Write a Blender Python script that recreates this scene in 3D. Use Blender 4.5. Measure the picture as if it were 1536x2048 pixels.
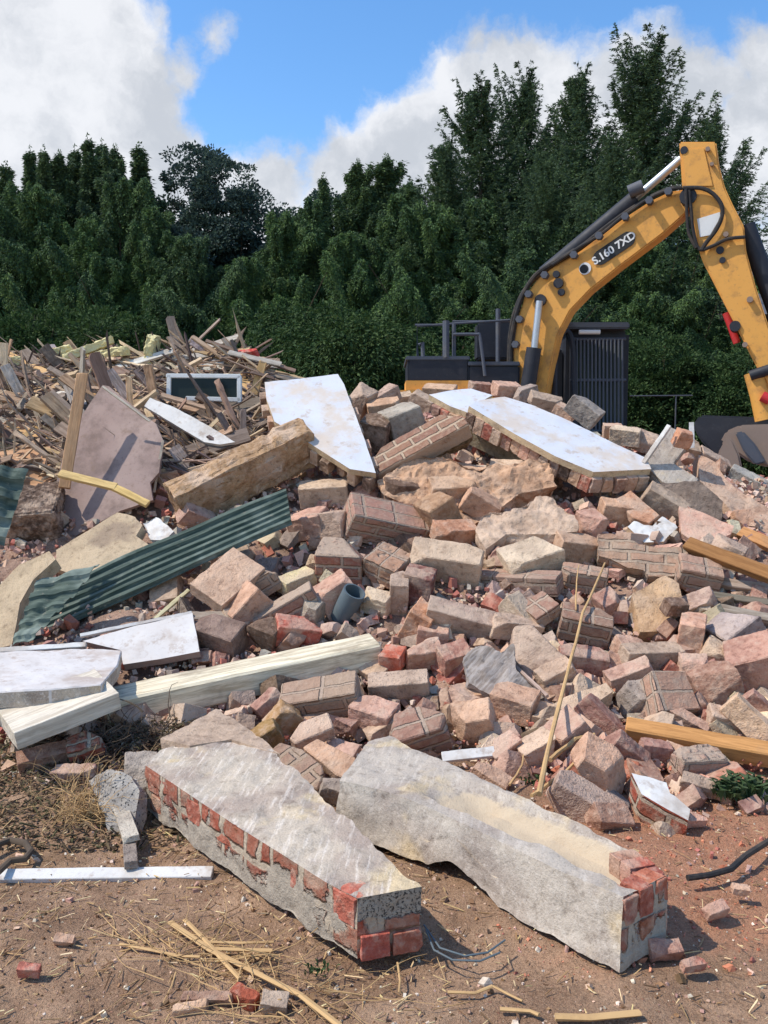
import bpy, bmesh, math, random
import numpy as np
from mathutils import Vector, Matrix, noise, Euler
random.seed(7); np.random.seed(7)
for o in list(bpy.data.objects): bpy.data.objects.remove(o)
S = bpy.context.scene
COL = S.collection
# ------------------------------------------------------------ camera
F = 1773.0                       # focal length in photo pixels (1536 x 2048)
TH = math.atan2(1024-880, F)     # camera looks slightly down; horizon at row 880
CAM = Vector((0, 0, 1.5))
RT = Vector((1, 0, 0)); FW = Vector((0, math.cos(TH), -math.sin(TH))); UP = Vector((0, math.sin(TH), math.cos(TH)))
cam = bpy.data.cameras.new('camera'); camo = bpy.data.objects.new('camera', cam); COL.objects.link(camo)
cam.sensor_fit = 'VERTICAL'; cam.sensor_height = 24; cam.lens = 24*F/2048
cam.clip_start = 0.05; cam.clip_end = 2000
camo.location = CAM; camo.rotation_euler = (math.pi/2-TH, 0, 0)
S.camera = camo
S.view_settings.view_transform = 'Standard'; S.view_settings.look = 'None'
S.view_settings.exposure = EXPOSURE = 0.60
S.view_settings.gamma = 1
S.render.film_transparent = False
# ------------------------------------------------------------ sun
SUN = Vector((-0.58, -0.10, 0.80)).normalized()
sl = bpy.data.lights.new('sun', 'SUN'); sl.energy = 3.0; sl.angle = math.radians(0.6); sl.color = (1.0, 0.935, 0.83)
so = bpy.data.objects.new('sun', sl); COL.objects.link(so)
so.rotation_euler = SUN.to_track_quat('Z', 'Y').to_euler()

def lin(c):
    return tuple(((v/255+0.055)/1.055)**2.4 if v/255 > 0.04045 else v/255/12.92 for v in c)
def ray(px, py):
    return RT*((px-768)/F) + UP*((1024-py)/F) + FW
def pt(px, py, d):
    return CAM + ray(px, py)*d
# ------------------------------------------------------------ node helper
class N:
    def __init__(s, tree): s.t = tree; s.n = tree.nodes; s.l = tree.links
    def new(s, typ, **kw):
        n = s.n.new(typ)
        for k, v in kw.items(): setattr(n, k, v)
        return n
    def put(s, sock, v):
        if isinstance(v, bpy.types.NodeSocket): s.l.new(v, sock)
        elif v is not None:
            if hasattr(sock.default_value, '__len__') and isinstance(v, (tuple, list)) and len(sock.default_value) == 4 and len(v) == 3: v = (*v, 1)
            sock.default_value = v
    def m(s, op, a, b=None, c=None, clamp=False):
        n = s.new('ShaderNodeMath', operation=op, use_clamp=clamp)
        for i, v in enumerate((a, b, c)):
            if v is not None: s.put(n.inputs[i], v)
        return n.outputs[0]
    def vm(s, op, a, b=None, scale=None):
        n = s.new('ShaderNodeVectorMath', operation=op)
        s.put(n.inputs[0], a)
        if b is not None: s.put(n.inputs[1], b)
        if scale is not None: s.put(n.inputs['Scale'], scale)
        return n.outputs['Value'] if op in ('DISTANCE', 'LENGTH', 'DOT_PRODUCT') else n.outputs[0]
    def noise(s, vec, scale, detail=4, rough=0.55, dist=0.0, col=False):
        n = s.new('ShaderNodeTexNoise'); s.put(n.inputs['Vector'], vec)
        n.inputs['Scale'].default_value = scale; n.inputs['Detail'].default_value = detail
        n.inputs['Roughness'].default_value = rough; n.inputs['Distortion'].default_value = dist
        return n.outputs['Color' if col else 'Fac']
    def voro(s, vec, scale, feature='F1', out='Distance'):
        n = s.new('ShaderNodeTexVoronoi', feature=feature); s.put(n.inputs['Vector'], vec); n.inputs['Scale'].default_value = scale
        return n.outputs[out]
    def ss(s, v, a, b):
        n = s.new('ShaderNodeMapRange', interpolation_type='SMOOTHSTEP'); s.put(n.inputs[0], v)
        n.inputs[1].default_value = a; n.inputs[2].default_value = b
        return n.outputs[0]
    def mr(s, v, a, b, c, d):
        n = s.new('ShaderNodeMapRange'); s.put(n.inputs[0], v)
        for i, q in enumerate((a, b, c, d)): n.inputs[i+1].default_value = q
        return n.outputs[0]
    def mix(s, f, a, b, typ='MIX'):
        n = s.new('ShaderNodeMix', data_type='RGBA', blend_type=typ)
        s.put(n.inputs[0], f); s.put(n.inputs[6], a); s.put(n.inputs[7], b)
        return n.outputs[2]
    def bump(s, h, dist, strength=1.0, normal=None):
        n = s.new('ShaderNodeBump'); s.put(n.inputs['Height'], h)
        n.inputs['Distance'].default_value = dist; n.inputs['Strength'].default_value = strength
        if normal is not None: s.put(n.inputs['Normal'], normal)
        return n.outputs[0]
    def sep(s, v):
        n = s.new('ShaderNodeSeparateXYZ'); s.put(n.inputs[0], v); return n.outputs
    def comb(s, x, y, z):
        n = s.new('ShaderNodeCombineXYZ')
        for i, v in enumerate((x, y, z)): s.put(n.inputs[i], v)
        return n.outputs[0]
# ------------------------------------------------------------ sky and clouds
W = bpy.data.worlds.new('World'); S.world = W; W.use_nodes = True
k = N(W.node_tree); k.n.clear()
sky = k.new('ShaderNodeTexSky', sky_type='NISHITA'); sky.sun_disc = False
sky.sun_elevation = math.asin(SUN.z); sky.sun_rotation = math.atan2(SUN.x, SUN.y)
sky.altitude = 0; sky.air_density = 1.0; sky.dust_density = 0.4; sky.ozone_density = 2.5
tc = k.new('ShaderNodeTexCoord'); d = k.vm('NORMALIZE', tc.outputs['Generated'])
clouds = [(40,130,250),(190,140,150),(290,185,85),(60,310,240),(250,280,110),(430,108,26),(455,98,18),(365,140,44),
          (690,345,105),(800,300,110),(905,275,135),(1010,215,110),(1120,170,85),(1260,140,75),(1210,270,150),
          (1330,190,125),(1450,150,60),(1530,90,60),(1560,290,160),(1430,330,130),(575,320,45),(955,105,42),(1050,95,30),
          (1000,420,300),(200,500,300),(1536,480,60),(500,460,160)]
warp = k.vm('SCALE', k.vm('SUBTRACT', k.noise(d, 9, 6, 0.6, col=True), (0.5, 0.5, 0.5)), scale=0.085)
dw = k.vm('ADD', d, warp)
fld = None
for (cx, cy, r) in clouds:
    c = ray(cx, cy).normalized()
    v = k.m('SUBTRACT', 1.0, k.m('DIVIDE', k.vm('DISTANCE', dw, tuple(c)), r/F))
    v = k.m('MULTIPLY', v, r/160.0)
    fld = v if fld is None else k.m('SMOOTH_MAX', fld, v, 0.15)
# scattered clouds elsewhere round the sky
oth = k.m('SUBTRACT', k.noise(dw, 2.2, 5, 0.6), 0.56)
behind = k.ss(k.sep(d)[1], 0.55, 0.2)
oth = k.m('SUBTRACT', k.m('MULTIPLY', oth, 3.0), k.m('MULTIPLY', k.m('SUBTRACT', 1.0, behind), 3.0))
fld = k.m('MAXIMUM', fld, oth)
n1 = k.noise(dw, 24, 8, 0.62)
fld2 = k.m('ADD', fld, k.m('MULTIPLY', k.m('SUBTRACT', n1, 0.5), 0.55))
mask = k.ss(fld2, -0.04, 0.26)
sh = k.noise(k.vm('ADD', dw, (0.0, 0.0, 0.02)), 7, 7, 0.6)
shade = k.ss(sh, 0.37, 0.60)
CL = 4.35
cc = k.mix(shade, (0.62*CL, 0.65*CL, 0.70*CL), (0.93*CL, 0.94*CL, 0.97*CL))
hs = k.new('ShaderNodeHueSaturation'); hs.inputs['Saturation'].default_value = 1.22; hs.inputs['Value'].default_value = 1.04
k.put(hs.inputs['Color'], sky.outputs[0])
fin = k.mix(k.m('MULTIPLY', mask, 0.96), hs.outputs[0], cc)
bg = k.new('ShaderNodeBackground'); k.put(bg.inputs[0], fin); bg.inputs[1].default_value = 0.15
wo = k.new('ShaderNodeOutputWorld'); k.l.new(bg.outputs[0], wo.inputs[0])
# ------------------------------------------------------------ materials
MATS = {}
def newmat(name):
    m = bpy.data.materials.new(name); m.use_nodes = True; MATS[name] = m
    q = N(m.node_tree); bs = q.n['Principled BSDF']
    return m, q, bs
def coords(q):
    """object coordinates in metres, moved by each object's own random number"""
    t = q.new('ShaderNodeTexCoord'); oi = q.new('ShaderNodeObjectInfo')
    r = q.m('MULTIPLY', oi.outputs['Random'], 37.0)
    return t.outputs['Object'], q.vm('ADD', t.outputs['Object'], q.comb(r, q.m('MULTIPLY', r, 1.7), q.m('MULTIPLY', r, 0.6))), oi
def fin_mat(q, bs, col, rough, bumps):
    q.put(bs.inputs['Base Color'], col); q.put(bs.inputs['Roughness'], rough)
    bs.inputs['Specular IOR Level'].default_value = 0.25
    nrm = None
    for h, dist in bumps: nrm = q.bump(h, dist, 1.0, nrm)
    if nrm is not None: q.put(bs.inputs['Normal'], nrm)
DUST = lin((208, 184, 166)); MORT = lin((212, 190, 170))
def rubble_mat(name, mort_amt=0.5, pits=0.5, dust=0.35, col=None):
    m, q, bs = newmat(name); o, v, oi = coords(q)
    base = col or oi.outputs['Color']
    n1 = q.noise(v, 7, 5, 0.6); n2 = q.noise(v, 28, 5, 0.65); n3 = q.noise(v, 110, 3, 0.6); n4 = q.noise(q.vm('ADD', v, (5, 5, 5)), 4, 4, 0.6)
    c = q.mix(q.ss(n1, 0.3, 0.7), q.mix(1.0, base, (0.80, 0.76, 0.75), 'MULTIPLY'), q.mix(1.0, base, (1.24, 1.22, 1.20), 'MULTIPLY'))
    c = q.mix(q.m('MULTIPLY', q.ss(n4, 0.5-0.02*0, 0.62), mort_amt), c, MORT)
    c = q.mix(q.m('MULTIPLY', q.ss(n2, 0.45, 0.75), dust), c, DUST)
    c = q.mix(q.m('MULTIPLY', q.ss(n2, 0.47, 0.30), 0.55), c, q.mix(1.0, c, (0.45, 0.40, 0.38), 'MULTIPLY'))
    c = q.mix(q.m('MULTIPLY', q.ss(n3, 0.40, 0.65), 0.35), q.mix(1.0, c, (0.78, 0.76, 0.75), 'MULTIPLY'), c)
    pit = q.ss(q.voro(v, 60), 0.0, 0.35)
    c = q.mix(1.0, c, (1.03, 1.0, 0.95), 'MULTIPLY')
    fin_mat(q, bs, c, 0.95, [(n2, 0.012), (n3, 0.004), (pit, 0.0025*pits)])
    return m
rubble_mat('brick_dusty', 0.55, 0.5, 0.62)
rubble_mat('mortar_coarse', 0.3, 1.0, 0.3)
rubble_mat('earth_clod', 0.7, 1.6, 0.6)
rubble_mat('concrete_rough', 0.12, 1.2, 0.2)

def masonry_mat(name, mort=MORT, brick_a=(0.40,0.20,0.14), brick_b=(0.22,0.12,0.09), brick_c=(0.42,0.30,0.22), resid=0.35, usecol=True, sx=0.225, sy=0.1125, sz=0.075, swap=False, render=0.0, broken=False):
    m, q, bs = newmat(name); o, v, oi = coords(q)
    wob = q.vm('SCALE', q.vm('SUBTRACT', q.noise(v, 16, 3, 0.6, col=True), (0.5,)*3), scale=0.016)
    x, y, z = q.sep(q.vm('ADD', q.vm('ADD', o, wob), (3.011, 3.045, 3.019)))
    if swap: y, z = z, y
    zc = q.m('DIVIDE', z, sz); row = q.m('FLOOR', zc)
    xc = q.m('ADD', q.m('DIVIDE', x, sx), q.m('MULTIPLY', row, 0.5)); yc = q.m('DIVIDE', y, sy)
    fx = q.m('FRACT', xc); fy = q.m('FRACT', yc); fz = q.m('FRACT', zc)
    def gap(f, w): return q.ss(q.m('ABSOLUTE', q.m('SUBTRACT', f, 0.5)), 0.5-w*1.3, 0.5-w*0.6)
    mo = q.m('MAXIMUM', q.m('MAXIMUM', gap(fx, 0.05), gap(fz, 0.14)), gap(fy, 0.07))
    wn = q.new('ShaderNodeTexWhiteNoise', noise_dimensions='3D'); q.put(wn.inputs['Vector'], q.comb(q.m('FLOOR', xc), q.m('FLOOR', yc), row))
    r1, r2, r3 = q.sep(wn.outputs['Color'])
    c = q.mix(r1, brick_a, brick_b); c = q.mix(q.m('MULTIPLY', r2, 0.8), c, brick_c)
    if usecol: c = q.mix(0.55, c, oi.outputs['Color'])
    n1 = q.noise(v, 9, 5, 0.6); n2 = q.noise(v, 30, 5, 0.65); n3 = q.noise(v, 110, 3, 0.6)
    c = q.mix(q.m('MULTIPLY', q.ss(n2, 0.4, 0.7), 0.35), c, DUST)
    c = q.mix(q.m('MAXIMUM', mo, q.m('MULTIPLY', q.ss(n1, 0.52, 0.62), resid)), c, mort)
    if render:   # remains of grey render, mostly along the lower half
        zz = q.sep(o)[2]; rn_ = q.noise(q.vm('ADD', v, (2, 8, 5)), 5.5, 5, 0.62)
        if broken: pass
        rm = q.ss(q.m('ADD', rn_, q.m('MULTIPLY', q.m('ADD', zz, 0.085), -render)), 0.50, 0.56)
        gc = q.mix(n2, lin((150, 140, 130)), lin((204, 194, 180)))
        if broken: gc = q.mix(q.ss(q.noise(q.vm('ADD', v, (7, 1, 3)), 120, 4, 0.7), 0.50, 0.40), gc, (0.07, 0.065, 0.06))
        c = q.mix(rm, c, gc)
        mo = q.m('MAXIMUM', mo, rm)
    c = q.mix(q.m('MULTIPLY', q.ss(n3, 0.40, 0.65), 0.3), q.mix(1.0, c, (0.72, 0.7, 0.68), 'MULTIPLY'), c)
    c = q.mix(1.0, c, (1.03, 1.0, 0.95), 'MULTIPLY')
    fin_mat(q, bs, c, 0.95, [(n2, 0.010), (q.m('SUBTRACT', 1.0, mo), 0.014), (n3, 0.003)])
    return m
masonry_mat('masonry', mort=lin((188, 168, 152)), resid=0.55)
masonry_mat('masonry_face', mort=lin((188, 168, 150)), resid=0.75, swap=True)
masonry_mat('masonry_strip', mort=lin((204, 182, 160)), brick_a=lin((164, 124, 110)), brick_b=lin((140, 104, 90)), brick_c=lin((176, 136, 112)), resid=0.25, usecol=False, swap=True)
masonry_mat('block_side', mort=lin((196, 182, 164)), brick_a=lin((172, 92, 72)), brick_b=lin((150, 76, 60)), brick_c=lin((170, 114, 94)), resid=0.45, usecol=False, sx=0.17, sy=0.11, sz=0.105, render=2.0)
masonry_mat('block_end', mort=lin((190, 172, 152)), brick_a=lin((176, 84, 62)), brick_b=lin((158, 74, 56)), brick_c=lin((176, 110, 88)), resid=0.3, usecol=False, sx=0.2, sy=0.2, sz=0.16, render=-9.0, broken=True)
masonry_mat('masonry_red', mort=lin((200, 184, 165)), brick_a=lin((178, 84, 62)), brick_b=lin((150, 62, 48)), brick_c=lin((170, 110, 88)), resid=0.5, usecol=False)

def wood_mat(name, rough=0.85, stain=0.5, contrast=0.5):
    m, q, bs = newmat(name); o, v, oi = coords(q)
    st = q.new('ShaderNodeMapping'); q.put(st.inputs[0], v); st.inputs['Scale'].default_value = (1.6, 22, 22)
    g = q.noise(st.outputs[0], 2.2, 6, 0.65, 0.6); g2 = q.noise(v, 5, 4, 0.6); g3 = q.noise(st.outputs[0], 12, 3, 0.5)
    base = oi.outputs['Color']
    c = q.mix(q.m('MULTIPLY', q.ss(g, 0.62, 0.35), contrast), base, q.mix(1.0, base, (0.42, 0.36, 0.30), 'MULTIPLY'))
    c = q.mix(q.m('MULTIPLY', q.ss(g2, 0.5, 0.7), stain), c, q.mix(0.5, c, lin((120, 105, 90))))
    c = q.mix(q.m('MULTIPLY', q.ss(g3, 0.45, 0.7), 0.25), c, q.mix(1.0, c, (0.6, 0.55, 0.5), 'MULTIPLY'))
    fin_mat(q, bs, c, rough, [(g, 0.003), (g3, 0.001)])
    return m
wood_mat('timber'); wood_mat('timber_weathered', stain=0.9, contrast=0.7)

def concrete_mat(name, a, b, c3, streak=0.0, spots=0.0, red=0.0, sand=False):
    m, q, bs = newmat(name); o, v, oi = coords(q)
    st = q.new('ShaderNodeMapping'); q.put(st.inputs[0], v); st.inputs['Scale'].default_value = (2.0, 22, 22) if streak > 0 else (1, 1, 1)
    n1 = q.noise(v, 3.0, 6, 0.62); n2 = q.noise(v, 20, 6, 0.7); n3 = q.noise(v, 140, 3, 0.7); ns = q.noise(st.outputs[0], 2.5, 5, 0.6)
    c = q.mix(q.ss(n1, 0.36, 0.62), a, b)
    c = q.mix(q.m('MULTIPLY', q.ss(q.noise(q.vm('ADD', v, (9, 3, 1)), 2.6, 4, 0.6), 0.55, 0.66), 0.85), c, c3)
    c = q.mix(q.m('MULTIPLY', q.ss(ns, 0.5, 0.68), streak), c, lin((232, 224, 214)))
    c = q.mix(q.m('MULTIPLY', q.ss(n2, 0.5, 0.30), 0.7), c, q.mix(1.0, c, (0.5, 0.47, 0.45), 'MULTIPLY'))
    c = q.mix(q.m('MULTIPLY', q.ss(n3, 0.52, 0.35), 0.45), c, q.mix(1.0, c, (0.55, 0.53, 0.52), 'MULTIPLY'))
    if spots: c = q.mix(q.m('MULTIPLY', q.ss(q.voro(q.vm('ADD', v, q.vm('SCALE', q.noise(v, 60, 2, col=True), scale=0.02)), 70), 0.34, 0.2), spots), c, (0.02, 0.02, 0.022))
    if red: c = q.mix(q.m('MULTIPLY', q.ss(q.noise(q.vm('ADD', v, (1, 7, 4)), 5, 3, 0.5), 0.54, 0.6), red), c, lin((170, 84, 62)))
    c = q.mix(1.0, c, (1.03, 1.0, 0.96), 'MULTIPLY')
    if sand:   # sandy mortar bed lying in the trough below the top surface
        zz = q.sep(o)[2]; gn = q.sep(q.new('ShaderNodeNewGeometry').outputs['Normal'])[2]
        sm_ = q.m('MULTIPLY', q.ss(q.m('ADD', q.m('MULTIPLY', zz, -1.0), q.m('MULTIPLY', q.m('SUBTRACT', n2, 0.5), 0.06)), 0.022, 0.038), q.ss(gn, 0.4, 0.6))
        c = q.mix(q.m('MULTIPLY', sm_, q.ss(q.m('MULTIPLY', zz, -1.0), 0.13, 0.11)), c, q.mix(n2, lin((176, 156, 132)), lin((206, 188, 160))))
    fin_mat(q, bs, c, 0.93, [(n1, 0.01), (n2, 0.008), (n3, 0.0025)])
    return m
concrete_mat('concrete_grey', lin((166, 150, 138)), lin((190, 178, 162)), lin((206, 186, 150)), streak=0.5)
concrete_mat('concrete_lintel', lin((160, 148, 138)), lin((184, 174, 162)), lin((202, 182, 148)), streak=0.25, sand=True)
concrete_mat('concrete_broken', lin((150, 145, 140)), lin((185, 180, 172)), lin((170, 165, 155)), spots=0.9)
concrete_mat('sand_mortar', lin((190, 168, 138)), lin((208, 186, 152)), lin((170, 150, 128)))
concrete_mat('earth_caked', lin((186, 150, 116)), lin((140, 112, 92)), lin((96, 84, 68)))
concrete_mat('slab_tan', lin((178, 158, 132)), lin((196, 176, 148)), lin((150, 132, 114)))
concrete_mat('earth_dark', lin((98, 84, 74)), lin((120, 100, 88)), lin((80, 70, 62)))

def plaster_mat(name, a, b, edge):
    m, q, bs = newmat(name); o, v, oi = coords(q)
    n1 = q.noise(v, 2.2, 5, 0.6); n2 = q.noise(v, 40, 4, 0.6); n3 = q.noise(q.vm('ADD', v, (4, 4, 4)), 3.0, 5, 0.65)
    c = q.mix(q.ss(n1, 0.3, 0.7), a, b)
    c = q.mix(q.m('MULTIPLY', q.ss(n3, 0.47, 0.66), 0.75), c, edge)
    c = q.mix(q.m('MULTIPLY', q.ss(n2, 0.47, 0.28), 0.35), c, edge)
    n4 = q.noise(q.vm('ADD', v, (7, 2, 9)), 9, 6, 0.7)
    c = q.mix(q.m('MULTIPLY', q.ss(n4, 0.55, 0.66), 0.6), c, q.mix(0.5, edge, lin((150, 125, 105))))
    fin_mat(q, bs, c, 0.8, [(n2, 0.0015), (n1, 0.004)])
    return m
plaster_mat('plaster_white', lin((196, 199, 206)), lin((206, 206, 208)), lin((200, 182, 162)))
plaster_mat('paint_white', lin((204, 200, 194)), lin((214, 211, 206)), lin((170, 156, 142)))
plaster_mat('board_light', lin((200, 193, 187)), lin((210, 205, 201)), lin((170, 152, 138)))
plaster_mat('board_old', lin((146, 124, 116)), lin((164, 142, 132)), lin((112, 94, 86)))

def sheet_mat():
    m, q, bs = newmat('sheet_green'); o, v, oi = coords(q)
    st = q.new('ShaderNodeMapping'); q.put(st.inputs[0], v); st.inputs['Scale'].default_value = (1.2, 9, 9)
    n1 = q.noise(st.outputs[0], 4, 5, 0.6); n2 = q.noise(v, 30, 5, 0.6); n3 = q.noise(v, 3, 4, 0.6)
    c = q.mix(q.ss(n1, 0.35, 0.65), lin((60, 74, 66)), lin((92, 104, 94)))
    c = q.mix(q.m('MULTIPLY', q.ss(n3, 0.5, 0.75), 0.7), c, lin((140, 150, 140)))
    c = q.mix(q.m('MULTIPLY', q.ss(n2, 0.58, 0.75), 0.45), c, lin((160, 150, 130)))
    fin_mat(q, bs, c, 0.8, [(n2, 0.001)])
sheet_mat()
def plain(name, col, rough=0.5, metal=0.0, dirt=0.3, dcol=(110, 95, 80), spec=0.4, usecol=False):
    m, q, bs = newmat(name); o, v, oi = coords(q)
    n1 = q.noise(v, 3.5, 6, 0.65); n2 = q.noise(v, 18, 5, 0.65)
    c = oi.outputs['Color'] if usecol else lin(col)
    c = q.mix(q.m('MULTIPLY', q.ss(n1, 0.48, 0.72), dirt), c, lin(dcol))
    c = q.mix(q.m('MULTIPLY', q.ss(n2, 0.55, 0.72), dirt*0.8), c, lin(dcol))
    fin_mat(q, bs, c, q.mr(n1, 0.3, 0.7, rough, min(1, rough+0.25)), [(n2, 0.001)])
    bs.inputs['Metallic'].default_value = metal; bs.inputs['Specular IOR Level'].default_value = spec
    return m
plain('excavator_yellow', (216, 156, 74), 0.55, 0, 0.75, (158, 116, 72))
plain('machine_black', (34, 36, 44), 0.5, 0, 0.35, (70, 70, 74))
plain('machine_dark_grey', (74, 78, 88), 0.5, 0, 0.4, (110, 105, 98))
plain('chrome_rod', (190, 192, 196), 0.3, 0.8, 0.1)
plain('bucket_steel', (138, 120, 108), 0.7, 0.2, 0.6, (150, 128, 112))
plain('hose_red', (186, 44, 46), 0.5, 0, 0.1)
plain('badge_black', (26, 28, 30), 0.5, 0, 0.05)
plain('badge_white', (215, 215, 212), 0.5, 0, 0.1)
plain('rubber_black', (40, 38, 38), 0.7, 0, 0.4)
plain('window_frame_white', (222, 222, 218), 0.45, 0, 0.25, (160, 150, 140))
plain('foam_yellow', (216, 202, 150), 0.95, 0, 0.4, (170, 150, 100))
plain('plastic_grey', (88, 100, 106), 0.6, 0, 0.3, (130, 120, 110))
plain('bark', (92, 78, 64), 0.95, 0, 0.5, (60, 52, 44))
plain('straw', (192, 156, 108), 0.9, 0, 0.7, (136, 106, 74))
plain('shed_roof', (84, 86, 92), 0.8, 0, 0.3)
plain('scrap', (150, 130, 120), 0.9, 0, 0.2, (110, 95, 85), usecol=True)
m, q, bs = newmat('window_glass'); bs.inputs['Base Color'].default_value = (0.02, 0.028, 0.024, 1); bs.inputs['Roughness'].default_value = 0.3; bs.inputs['Specular IOR Level'].default_value = 0.2
def leaf_mat(name, cols, trans=0.25):
    m, q, bs = newmat(name)
    at = q.new('ShaderNodeAttribute', attribute_name='leafvar'); oi = q.new('ShaderNodeObjectInfo')
    t = q.new('ShaderNodeTexCoord')
    r = q.m('ADD', q.m('MULTIPLY', at.outputs['Fac'], 0.55), q.m('MULTIPLY', q.noise(t.outputs['Object'], 0.9, 3), 0.55))
    c = q.mix(q.ss(r, 0.25, 0.55), cols[0], cols[1]); c = q.mix(q.ss(r, 0.55, 0.85), c, cols[2])
    c = q.mix(0.55, c, q.mix(1.0, c, oi.outputs['Color'], 'MULTIPLY'))
    q.put(bs.inputs['Base Color'], c); bs.inputs['Roughness'].default_value = 0.7; bs.inputs['Specular IOR Level'].default_value = 0.2
    tr = q.new('ShaderNodeBsdfTranslucent'); q.put(tr.inputs[0], c)
    mx = q.new('ShaderNodeMixShader'); mx.inputs[0].default_value = trans
    q.l.new(bs.outputs[0], mx.inputs[1]); q.l.new(tr.outputs[0], mx.inputs[2]); q.l.new(mx.outputs[0], q.n['Material Output'].inputs[0])
leaf_mat('needles', ((0.042, 0.068, 0.056), (0.066, 0.106, 0.058), (0.125, 0.175, 0.07)), 0.15)
leaf_mat('leaves_dark', ((0.035, 0.058, 0.060), (0.055, 0.092, 0.080), (0.10, 0.145, 0.10)), 0.2)
leaf_mat('leaves_shrub', ((0.026, 0.052, 0.022), (0.052, 0.098, 0.034), (0.11, 0.16, 0.058)), 0.25)
leaf_mat('weed_leaf', ((0.03, 0.055, 0.02), (0.05, 0.085, 0.03), (0.10, 0.13, 0.06)), 0.2)
def vc_mat(name, bumpd=0.004):
    m, q, bs = newmat(name); at = q.new('ShaderNodeAttribute', attribute_name='Col'); t = q.new('ShaderNodeTexCoord')
    n = q.noise(t.outputs['Object'], 60, 4, 0.6)
    c = q.mix(q.m('MULTIPLY', q.ss(n, 0.4, 0.7), 0.4), at.outputs['Color'], q.mix(1.0, at.outputs['Color'], (0.55, 0.5, 0.47), 'MULTIPLY'))
    fin_mat(q, bs, c, 0.95, [(n, bumpd)])
vc_mat('loose_bits')
def ground_mat(name, mound):
    m, q, bs = newmat(name)
    t = q.new('ShaderNodeTexCoord'); v = t.outputs['Object']; x, y, z = q.sep(v)
    n0 = q.noise(v, 0.8, 5, 0.6); n1 = q.noise(v, 3.5, 6, 0.65); n2 = q.noise(v, 16, 6, 0.7); n3 = q.noise(v, 70, 4, 0.7); n4 = q.noise(v, 230, 2, 0.6)
    if mound:
        c = q.mix(q.ss(n1, 0.35, 0.65), lin((138, 112, 98)), lin((184, 150, 130)))
        c = q.mix(q.m('MULTIPLY', q.ss(n2, 0.5, 0.7), 0.6), c, lin((186, 156, 132)))
    else:
        c = q.mix(q.ss(n1, 0.35, 0.65), lin((144, 112, 88)), lin((180, 146, 118)))
        # brick dust trodden into the soil on the right of the plot
        red = q.m('MULTIPLY', q.ss(q.m('ADD', x, q.m('MULTIPLY', q.m('SUBTRACT', n1, 0.5), 1.4)), 0.35, 1.0), q.ss(q.m('ADD', y, q.m('MULTIPLY', q.m('SUBTRACT', n1, 0.5), 1.6)), 2.35, 2.75))
        c = q.mix(q.m('MULTIPLY', red, 0.75), c, lin((186, 128, 98)))
        c = q.mix(q.m('MULTIPLY', q.ss(n0, 0.5, 0.7), 0.35), c, lin((136, 110, 72)))
    c = q.mix(q.m('MULTIPLY', q.ss(n2, 0.46, 0.3), 0.6), c, lin((98, 76, 60)))
    cell = q.voro(v, 70, out='Color'); dd = q.voro(v, 70)
    r1, r2, r3 = q.sep(cell)
    peb = q.m('MULTIPLY', q.ss(dd, 0.40, 0.28), q.ss(r1, 0.80, 0.85))
    c = q.mix(q.m('MULTIPLY', peb, 0.8), c, q.mix(r2, lin((206, 170, 140)), lin((150, 100, 80))))
    c = q.mix(q.m('MULTIPLY', q.ss(n3, 0.5, 0.35), 0.5), c, q.mix(1.0, c, (0.5, 0.46, 0.42), 'MULTIPLY'))
    c = q.mix(q.m('MULTIPLY', q.ss(n4, 0.5, 0.65), 0.25), c, lin((216, 186, 150)))
    fin_mat(q, bs, c, 1.0, [(n2, 0.03), (n3, 0.012), (peb, 0.008), (n4, 0.003)])
ground_mat('soil', False); ground_mat('mound_soil', True)
# ------------------------------------------------------------ tagging
def tag(o, label=None, cat=None, group=None, kind=None):
    if label: o['label'] = label
    if cat: o['category'] = cat
    if group: o['group'] = group
    if kind: o['kind'] = kind
    return o
def link(name, me, mats=(), parent=None, mw=None, col=None):
    o = bpy.data.objects.new(name, me); COL.objects.link(o)
    for mt in mats:
        if len(me.materials) < len(mats): me.materials.append(MATS[mt])
    if mw is not None: o.matrix_world = mw
    if parent is not None:
        o.parent = parent; o.matrix_parent_inverse = parent.matrix_world.inverted()
    if col: o.color = (*col, 1)
    return o
def empty(name, loc, label, cat, group=None):
    o = bpy.data.objects.new(name, None); COL.objects.link(o); o.location = loc; o.matrix_world = Matrix.Translation(loc)
    return tag(o, label, cat, group)
# ------------------------------------------------------------ terrain
cols = {
 0:[(1520,4.15),(1400,4.6),(1300,5.0),(1200,5.5),(1100,6.0),(1000,6.6),(900,7.3),(800,8.1),(712,9.0)],
 200:[(1610,3.65),(1500,4.15),(1400,4.6),(1300,5.0),(1200,5.5),(1100,6.0),(1000,6.6),(900,7.3),(800,8.1),(712,9.0)],
 430:[(1560,3.9),(1450,4.35),(1300,5.0),(1150,5.75),(1000,6.5),(900,7.2),(800,8.1),(720,8.8)],
 600:[(1560,3.9),(1450,4.35),(1300,5.0),(1150,5.75),(1000,6.5),(900,7.15),(815,8.1)],
 800:[(1540,4.0),(1400,4.6),(1250,5.2),(1100,5.9),(950,6.75),(850,7.6),(805,8.4)],
 1000:[(1600,3.75),(1450,4.3),(1300,4.9),(1150,5.6),(1000,6.4),(900,7.1),(840,7.8),(810,8.5)],
 1250:[(1650,3.5),(1500,4.05),(1350,4.7),(1200,5.4),(1050,6.1),(960,6.8),(895,7.6),(880,8.2)],
 1536:[(1600,3.7),(1450,4.25),(1300,4.85),(1150,5.5),(1050,6.2),(985,7.0),(950,8.0)]}
cols[-400] = cols[0]; cols[1900] = [(a, b) for a, b in cols[1536]]
P3 = []
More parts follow.
